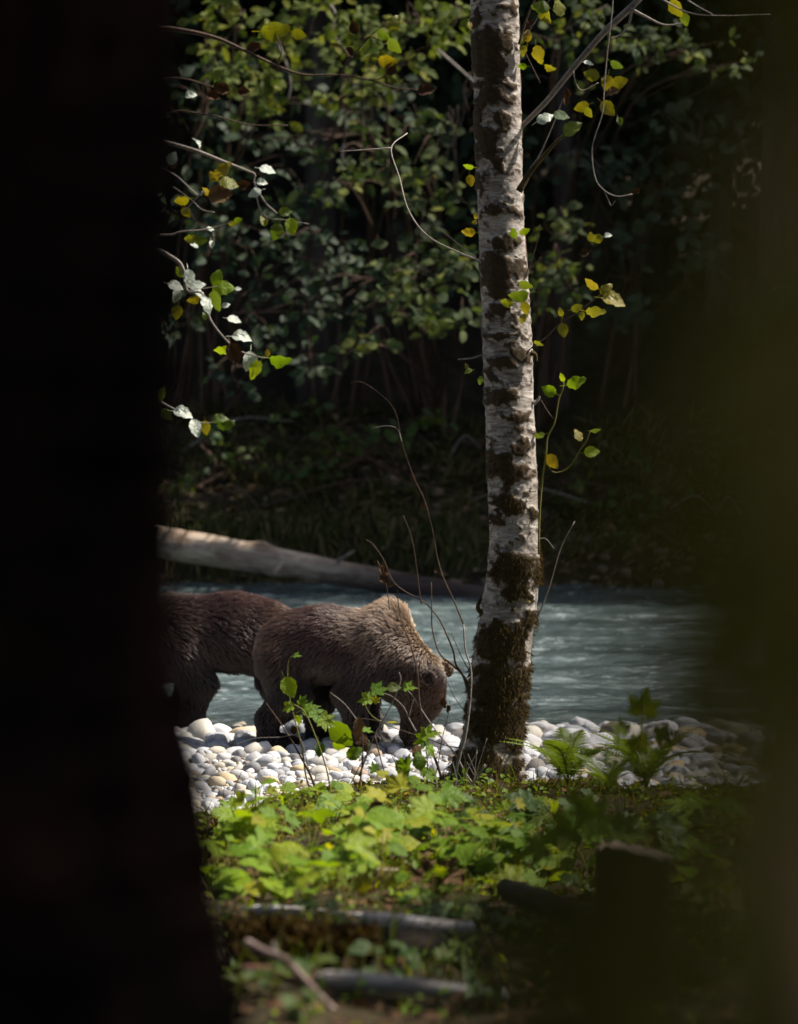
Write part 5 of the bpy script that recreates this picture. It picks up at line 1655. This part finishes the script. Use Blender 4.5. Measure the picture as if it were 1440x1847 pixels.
nearp = thing('thimbleberry_plant', 'soft-focus plant with wide green leaves rising below the ferns', 'plant', floor_pt(1090, 1790))
for (x_, y_, s_, a_) in [(1157, 1268, 78, 80), (1112, 1312, 56, 150), (1195, 1322, 60, 10), (1150, 1345, 60, -60), (1080, 1480, 120, 10), (1010, 1500, 100, 190), (1130, 1500, 90, -10), (1040, 1455, 80, 120), (960, 1530, 80, 200), (1100, 1545, 90, -40)]:
    leaf_pix(nearp, x_, y_, 10.2, s_, a_, GREEN_BRIGHT, 'lobed')
for pix in ([(1090, 1790), (1110, 1600), (1140, 1400), (1157, 1275)], [(1112, 1500), (1105, 1400), (1112, 1320)], [(1090, 1790), (1070, 1650), (1075, 1490)], [(1085, 1760), (1030, 1620), (1005, 1510)]):
    pix_stem('stem', pix, 10.2, 0.004, 0.002, TWIG_GREEN, nearp, 5)
for k, (px, py, L, lb) in enumerate([(1025, 1424, 0.52, 'feathery fern on the bank right of the alder foot'), (1165, 1428, 0.52, 'feathery fern over pale stones, the rightmost fern'), (1095, 1436, 0.36, 'small fern between the two larger ferns by the stones')]):
    fern(lb, floor_pt(px, py) + [0, 0, 0.02], 11, L * 0.86, None, FROND, 1.9)
gb = floor_pt(905, 1425)

# moss carpet (uncountable)
def on_floor(n, x0, x1, y0, y1):
    x = rng.uniform(x0, x1, n)
    y = rng.uniform(y0, y1, n)
    return x, y


n = 52000
x, y = on_floor(n, -3.4, 3.4, 14.5, 20.6)
dens = sstep(0.40, 0.52, fbm(x * 1.1, y * 1.1, 0, 101, 3)) * 0.8 + sstep(1.5, 0.2, np.abs(y - crest_y(x))) * 0.9
kp = (rng.random(n) < dens) & (y < crest_y(x) + 0.55)
x, y = x[kp], y[kp]
p = np.stack([x, y, floor_z(x, y) - 0.004], -1)
m_ = len(p)
d = np.stack([rng.normal(0, 0.6, m_), rng.normal(0, 0.6, m_), np.ones(m_)], -1)
mb = np.array([(-0.25, 0, 0), (0.25, 0, 0), (0.30, 0.5, 0.12), (-0.30, 0.5, 0.12), (0, 1, 0.0)])
V, F = instances_np(mb, bfq, frames(p, d, np.stack([rng.normal(0, 1, m_), rng.normal(-0.8, 0.6, m_), rng.normal(0.2, 0.4, m_)], -1), rng.uniform(0.012, 0.04, m_)))
stuff('moss_carpet', mesh_np('moss_carpet', V, F, MOSS_GREEN, False), 'soft yellow-green moss covering the crest of the near bank', 'moss')

# small-leaved ground herbs and grass
n = 9000
x, y = on_floor(n, -3.0, 3.2, 9.0, 19.5)
dens = sstep(0.38, 0.55, fbm(x * 0.9 + 7, y * 0.9, 0, 111, 3))
kp = rng.random(n) < dens * (0.35 + 0.65 * sstep(11.0, 14.5, y))
x, y = x[kp], y[kp]
m_ = len(x)
p = np.stack([x, y, floor_z(x, y) + rng.uniform(0.01, 0.10, m_)], -1)
Vl, Fl = leaf_shape('plain', 0.15, 0.25, 0.04)
V, F = instances_np(Vl, Fl, frames(p, rng.normal(0, 1, (m_, 3)) * [1, 1, 0.4], np.stack([rng.normal(0, 0.4, m_), rng.normal(-0.3, 0.4, m_), np.ones(m_)], -1), rng.uniform(0.022, 0.055, m_)))
stuff('undergrowth', mesh_np('undergrowth', V, F, GREEN_BRIGHT), 'small-leaved green herbs carpeting the near bank', 'undergrowth')
n = 5200
x, y = on_floor(n, -3.0, 3.2, 9.0, 20.2)
kp = (fbm(x * 1.3, y * 1.3, 0, 121, 3) > 0.44) & (y < crest_y(x) + 0.4)
x, y = x[kp], y[kp]
m_ = len(x)
p = np.stack([x, y, floor_z(x, y) - 0.01], -1)
gbv = np.array([(-0.018, 0, 0), (0.018, 0, 0), (0.016, 0.5, 0.05), (-0.016, 0.5, 0.05), (0, 1, 0.22)])
V, F = instances_np(gbv, bfq, frames(p, np.stack([rng.normal(0, 0.35, m_), rng.normal(0, 0.35, m_), np.ones(m_)], -1), np.stack([rng.normal(0, 1, m_), rng.normal(-1, 0.6, m_), 0 * x], -1), rng.uniform(0.06, 0.24, m_)))
stuff('grass', mesh_np('grass', V, F, GRASS_MAT), 'thin grass blades scattered over the near bank', 'grass')
n = 6500
x, y = on_floor(n, -2.8, 3.0, 8.4, 20.0)
p = np.stack([x, y, floor_z(x, y) + 0.012], -1)
V, F = instances_np(Vl, Fl, frames(p, rng.normal(0, 1, (n, 3)) * [1, 1, 0.3], np.stack([rng.normal(0, 0.5, n), rng.normal(-0.3, 0.5, n), np.ones(n)], -1), rng.uniform(0.03, 0.09, n)))
stuff('leaf_litter', mesh_np('leaf_litter', V, F, BROWN_LEAF), 'dry brown leaf litter scattered over the near bank', 'leaves')
# a few yellow and rust leaves one can pick out
for (px, py, s, m2, lb) in [(676, 1478, 40, BROWN_LEAF, 'rust-orange leaf standing among the lime plants'), (650, 1615, 46, YELLOW_LEAF, 'yellow leaf lying among plants above the white branches'), (700, 1612, 36, YELLOW_LEAF, 'small yellow leaf beside a dark brown dead leaf')]:
    b = floor_pt(px, py + 12)
    s_ = s * b[1] / FPX
    tagged(add('fallen_leaf', leaf_mesh('alder', m2, 1), None, M4(frames((b + [0, 0, 0.04])[None], np.array([[0.2, -0.1, 1.0]]), np.array([[0.1, -1, 0.2]]), s_)[0])), lb, 'leaf')
dl = floor_pt(772, 1618)
dead = thing('dead_leaf', 'large curled dark brown dead leaf on the near bank', 'leaf', dl)
for k in range(4):
    add('lobe', leaf_mesh('lobed', BROWN_LEAF, 3), dead, M4(frames((dl + [rng.normal(0, 0.04), 0, 0.02 + 0.02 * k])[None], np.array([[math.cos(k * 1.7), 0.2, 0.5 * math.sin(k)]]), np.array([[rng.normal(0, 0.4), -0.8, 0.6]]), 0.13)[0]))


# fallen branches and mounds at the bottom
def floor_log(name, label, pa, pb, r0, r1, mat, lift=0.02, seed=1, cat='branch', Da=None, Db=None):
    a, b = floor_pt(*pa), floor_pt(*pb)
    a = a + [0, 0, lift]
    b = b + [0, 0, lift]
    o = thing(name, label, cat, a)
    me, M = log_mesh(a, b, r0, r1, mat, 'wood', 0.02, seed)
    add('wood', me, o, M)
    return o


floor_log('fallen_branch', 'bleached white dead branch, lowest in the picture, lying across the ground', (575, 1790), (905, 1808), 0.034, 0.026, LOG_WHITE, 0.03, 11)
floor_log('fallen_branch', 'reddish rotten branch end beside the lowest white branch', (440, 1775), (590, 1788), 0.026, 0.03, LOG_RED, 0.03, 12)
floor_log('fallen_branch', 'white dead branch just right of the mossy mound', (655, 1682), (850, 1684), 0.036, 0.030, LOG_WHITE, 0.03, 13)
floor_log('fallen_branch', 'pale dead branch just above the mossy mound', (440, 1655), (720, 1662), 0.022, 0.020, LOG_WHITE, 0.02, 14)
floor_log('fallen_branch', 'thin grey stick among plants, above the white branches', (600, 1585), (790, 1572), 0.012, 0.009, LOG_GREY, 0.02, 15)
st = thing('fallen_stick', 'thin peeling stick leaning diagonally across the lowest white branch', 'stick', P(620, 1836, 10.2))
pix_stem('wood', [(445, 1700), (480, 1718), (512, 1730), (545, 1762), (580, 1800), (625, 1842)], 10.4, 0.016, 0.011, wood_material('stick_bark', (0.08, 0.04, 0.03), (0.25, 0.17, 0.15), (0.45, 0.38, 0.36)), st, 8, -0.3)
pix_stem('twig', [(512, 1730), (500, 1722), (492, 1700)], 10.4, 0.008, 0.005, TWIG_GREY, st, 6)
mb_ = floor_pt(560, 1745)
mound = thing('mossy_log', 'dark rotten log end capped with rusty moss between the white branches', 'log', mb_)
me, M = log_mesh(floor_pt(430, 1745) + [0, 0, 0.02], floor_pt(672, 1742) + [0, 0, 0.03], 0.11, 0.10, LOG_DARK, 'wood', 0.03, 21)
add('wood', me, mound, M)
cov = np.empty(len(me.vertices) * 3, np.float32)
me.vertices.foreach_get('co', cov)
wv = cov.reshape(-1, 3) @ np.array(M)[:3, :3].T + np.array(M)[:3, 3]
tp = wv[wv[:, 2] > np.median(wv[:, 2]) + 0.03]
pk = rng.integers(0, len(tp), 5200)
p = tp[pk] + rng.normal(0, 0.012, (5200, 3))
V, F = instances_np(mb, bfq, frames(p, np.stack([rng.normal(0, 0.6, 5200), rng.normal(-0.3, 0.6, 5200), np.ones(5200)], -1), rng.normal(0, 1, (5200, 3)), rng.uniform(0.012, 0.035, 5200)))
stuff('moss', mesh_np('moss', V, F, MOSS_BROWN, False), parent=mound)
# dark boulder and stump on the right, in the shade
bo = floor_pt(700, 1735)
V, F = stone_np(3, 91)
tagged(add('boulder', mesh_np('boulder', V * 0.13 + bo + [0.1, 0.1, 0.02], F, LOG_DARK)), 'dark rounded lump of rotten wood right of the mossy log', 'lump')
sp_ = P(1145, 1850, 9.6)
stump = thing('tree_stump', 'dark broken stump with a pale slanted top, out of focus at lower right', 'stump', (sp_[0], 9.6, float(floor_z(sp_[0], 9.6))))
tz = P(1145, 1530, 9.6)[2]
zz = np.linspace(float(floor_z(sp_[0], 9.6)) - 0.1, tz, 22)
a = np.linspace(0, 2 * math.pi, 30, endpoint=False)
A, Z = np.meshgrid(a, zz)
rr = 0.115 + 0.06 * sstep(0.6, 0.0, (Z - zz[0]) / (zz[-1] - zz[0])) + (fbm(np.cos(A) * 3, np.sin(A) * 3, Z * 1.2, 131, 3) - 0.44) * 0.05
topz = np.where(Z > zz[-2], 0.02 * -np.cos(A) + 0.012 * (fbm(np.cos(A) * 5, np.sin(A) * 5, 0, 133, 2) - 0.4) * 4, 0)
V = np.stack([sp_[0] + rr * np.cos(A), 9.6 + rr * np.sin(A), Z + topz], -1).reshape(-1, 3)
k = np.arange(21)[:, None] * 30
j = np.arange(30)[None, :]
Q = np.stack([k + j, k + (j + 1) % 30, k + 30 + (j + 1) % 30, k + 30 + j], -1).reshape(-1, 4)
add('bark', mesh_np('bark', V, Q, LOG_DARK), stump)
ringv = V[-30:]
Vc = np.vstack([ringv * [1, 1, 1] + [0, 0, -0.003], ringv.mean(0) + [0, 0, 0.004]])
add('broken_top', mesh_np('broken_top', Vc, np.stack([np.arange(30), (np.arange(30) + 1) % 30, np.full(30, 30)], -1), LOG_GREY), stump)
floor_log('fallen_log', 'half-rotten log curving down in the shade at lower right', (915, 1652), (1260, 1800), 0.05, 0.06, LOG_DARK, 0.10, 17, 'log')

# ------------------------------------------------------------------ near trunks that frame the view
def near_trunk(name, label, D, edge_pix, side, R0, ztop, mat, seed, rough_=0.03):
    """A trunk at distance D whose inner edge passes through edge_pix [(px, py)]; side +1: trunk lies left of the edge."""
    zs = np.linspace(float(floor_z(0, D)) - 0.2, ztop, 150)
    e = [(P(px, py, D)[2], P(px, py, D)[0]) for px, py in edge_pix]
    e.sort()
    ex = np.interp(zs, [q[0] for q in e], [q[1] for q in e])
    if zs[0] < e[0][0]:
        sl = (e[1][1] - e[0][1]) / (e[1][0] - e[0][0])
        ex = np.where(zs < e[0][0], e[0][1] + (zs - e[0][0]) * sl, ex)
    a = np.linspace(0, 2 * math.pi, 72, endpoint=False)
    A, Z = np.meshgrid(a, zs)
    rr = R0 * np.interp(Z, [1, 2.5, 4, ztop], [1.15, 1.0, 0.97, 0.5])
    cxx = (ex - side * R0 * np.interp(zs, [1, 2.5, 4, ztop], [1.15, 1.0, 0.97, 0.5]))[:, None]
    rr = rr + (fbm(np.cos(A) * 3 * R0 / 0.3, np.sin(A) * 3 * R0 / 0.3, Z * 4.5, seed, 4) - 0.43) * rough_ * 2.6 + (fbm(A * 9 / 6.283 * 2, Z * 3.0, 0, seed + 7, 2) - 0.37) * rough_
    V = np.stack([cxx + rr * np.cos(A), D + R0 * 0.2 + rr * np.sin(A), Z], -1).reshape(-1, 3)
    k = np.arange(149)[:, None] * 72
    j = np.arange(72)[None, :]
    Q = np.stack([k + j, k + (j + 1) % 72, k + 72 + (j + 1) % 72, k + 72 + j], -1).reshape(-1, 4)
    t = thing(name, label, 'tree', (float(cxx[0, 0]), D, float(zs[0])))
    add('trunk', mesh_np('trunk', V, Q, mat), t)
    return t, V


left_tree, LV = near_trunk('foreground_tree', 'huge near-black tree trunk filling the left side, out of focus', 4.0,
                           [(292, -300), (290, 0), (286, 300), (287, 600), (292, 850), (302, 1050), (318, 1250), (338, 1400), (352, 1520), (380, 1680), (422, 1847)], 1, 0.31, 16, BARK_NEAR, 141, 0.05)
right_tree, RV = near_trunk('foreground_tree', 'mossy brown tree trunk at the right edge, out of focus', 3.2,
                            [(1402, -200), (1398, 100), (1406, 300), (1400, 500), (1412, 700), (1420, 900), (1405, 1200), (1395, 1500), (1380, 1847)], -1, 0.16, 14, BARK_MOSSY, 151, 0.012)
# moss tufts on both
for t_, VV, D_, cnt, mt, ln in ((left_tree, LV, 4.0, 3000, BARK_NEAR, (0.01, 0.035)), (right_tree, RV, 3.2, 5000, MOSS_BROWN, (0.008, 0.03))):
    vv = VV[(VV[:, 2] < 4.2) & (VV[:, 2] > 1.4)]
    pk = rng.integers(0, len(vv), cnt)
    cx_ = vv[:, 0].mean()
    od = vv[pk] - np.array([cx_, D_ + 0.05, 0])
    od[:, 2] = 0
    od = nrm(od)
    V, F = instances_np(mb, bfq, frames(vv[pk], od + rng.normal(0, 0.4, (cnt, 3)) + [0, 0, -0.5], rng.normal(0, 1, (cnt, 3)), rng.uniform(*ln, cnt)))
    stuff('moss', mesh_np('moss', V, F, mt, False), parent=t_)
# a single out-of-focus leaf in front of the black trunk
sh = thing('leaf_spray', 'blurred green leaf spray hanging before the black trunk', 'branch', P(-30, 1150, 2.6))
pix_stem('twig', [(-90, 1100), (-40, 1140), (0, 1165), (30, 1178)], 2.6, 0.002, 0.001, TWIG_DARK, sh, 5)
for (x_, y_, s_, a_) in [(45, 1182, 52, -15), (-10, 1160, 50, 30)]:
    leaf_pix(sh, x_, y_, 2.6, s_, a_, NEAR_LEAF, 'alder', (0.1, -0.35, 1.0))

# ------------------------------------------------------------------ blurred shrub close to the camera on the right
edge_y = [-200, 300, 600, 900, 1150, 1300, 1420, 1500, 1600, 1700, 1900]
edge_x = [1390, 1330, 1240, 1140, 1085, 1130, 1160, 1070, 940, 840, 800]
ns_base = np.array([0.25, 0.95, float(floor_z(0.25, 0.95))])
near_shrub = thing('huckleberry_shrub', 'dark olive leafy shrub close by, a blur at lower right', 'shrub', ns_base)
lm = []
cnt = 0
for k in range(1500):
    D_ = rng.uniform(0.50, 1.0)
    py = rng.uniform(-150, 1990)
    xe = np.interp(py, edge_y, edge_x)
    px = xe + abs(rng.normal(0, 1)) * 240 + 40
    if px > 1750:
        continue
    # the shrub thins out towards its top
    if rng.random() > 0.22 + 0.78 * sstep(450, 1250, py):
        continue
    p = P(px, py, D_)
    s_ = rng.uniform(0.010, 0.022)
    d = nrm(rng.normal(0, 1, 3) * [1, 0.7, 0.6])
    nor = nrm(np.array([rng.normal(0, 0.6), rng.normal(-0.3, 0.6), 0.8]))
    lm.append((p, d, nor, s_))
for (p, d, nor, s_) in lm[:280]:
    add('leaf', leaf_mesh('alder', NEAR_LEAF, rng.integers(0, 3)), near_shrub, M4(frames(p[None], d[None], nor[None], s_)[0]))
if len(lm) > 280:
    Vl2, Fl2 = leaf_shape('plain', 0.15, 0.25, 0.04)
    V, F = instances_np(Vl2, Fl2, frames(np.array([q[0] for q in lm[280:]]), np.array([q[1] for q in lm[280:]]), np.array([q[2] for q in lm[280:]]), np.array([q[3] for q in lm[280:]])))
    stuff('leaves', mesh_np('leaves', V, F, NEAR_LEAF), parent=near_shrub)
for k in range(9):
    e = P(rng.uniform(1330, 1600), rng.uniform(200, 1700), rng.uniform(0.7, 1.1))
    m0 = ns_base * 0.5 + e * 0.5 + np.array([rng.normal(0.03, 0.03), 0, 0.05])
    stem('stem', [ns_base + rng.normal(0, 0.02, 3) * [1, 1, 0], m0, e], 0.006, 0.002, TWIG_DARK, near_shrub, 12, 5)

# ------------------------------------------------------------------ unseen trees added around the viewpoint to shade the near bank and block sky
CROWN_NEAR = [mesh_np('crown', *crown_np(2600, (2.3, 2.3, 1.7), 300 + k, (0.18, 0.34), 22), CANOPY) for k in range(3)]


def added_shade_tree(x, y, zc, label, rr=0.16, crowns=1, sc=1.0):
    rng = np.random.default_rng(int(abs(x * 131 + y * 17) * 10))
    z0 = float(floor_z(x, y))
    t = thing('added_shade_tree', label, 'tree', (x, y, z0), 'unseen shade trees added around the viewpoint')
    stem('trunk', [(x, y, z0 - 0.2), (x + 0.1, y, z0 + zc * 0.5), (x, y + 0.1, z0 + zc + 1.5)], rr, rr * 0.4, BARK_NEAR, t, 16, 12)
    for c in range(crowns):
        q = Matrix.Translation((x + (rng.normal(0, 0.8) if c else 0), y + (rng.normal(0, 0.8) if c else 0), z0 + zc + 1.9 * c)) @ Matrix.Rotation(rng.uniform(0, 6.3), 4, 'Z') @ Matrix.Scale(sc * rng.uniform(0.95, 1.1), 4)
        add('crown', CROWN_NEAR[rng.integers(0, 3)], t, q)
    return t


ADDED_SHADE_TREES = [(-3.8, 6.0, 6.5, 1.1, 2), (3.7, 5.0, 6.3, 1.0, 2), (-3.5, 0.5, 6.0, 1.15, 2), (0.3, -3.2, 6.0, 1.2, 2), (-3.8, -5.0, 6.5, 1.2, 2), (0.0, -8.5, 6.0, 1.3, 2),
                (7.0, 8.0, 6.2, 0.8, 1), (5.4, 13.2, 6.0, 0.55, 1), (11.2, 17.0, 6.0, 0.6, 1), (10.0, 10.0, 8.0, 1.2, 2), (-5.2, 10.0, 6.5, 1.1, 2), (-6.0, 14.0, 7.0, 1.1, 2), (-7.5, 2.0, 7.0, 1.3, 2)]
def _side(q):
    return 'behind the camera' if q[1] < 0 else ('past the right edge' if q[0] > 0 else 'past the left edge')


for i, (x, y, zc, sc, nc) in enumerate(ADDED_SHADE_TREES):
    added_shade_tree(x, y, zc, 'unseen leafy tree added for shade outside the picture %s, the %s by distance' % (_side(ADDED_SHADE_TREES[i]), _ord[sorted([q for q in ADDED_SHADE_TREES if _side(q) == _side(ADDED_SHADE_TREES[i])], key=lambda q: math.hypot(q[0], q[1])).index(ADDED_SHADE_TREES[i])].replace('leftmost', 'first')), 0.15, nc, sc)
# crowns of the two framing trees and of the alder
for t_, x, y, zc, nn in ((left_tree, -0.55, 4.0, 7.5, 2), (right_tree, 0.6, 3.2, 8.5, 1)):
    for c in range(nn):
        add('crown', CROWN_NEAR[c], t_, Matrix.Translation((x, y, zc + 2 * c)) @ Matrix.Scale(1.05, 4))
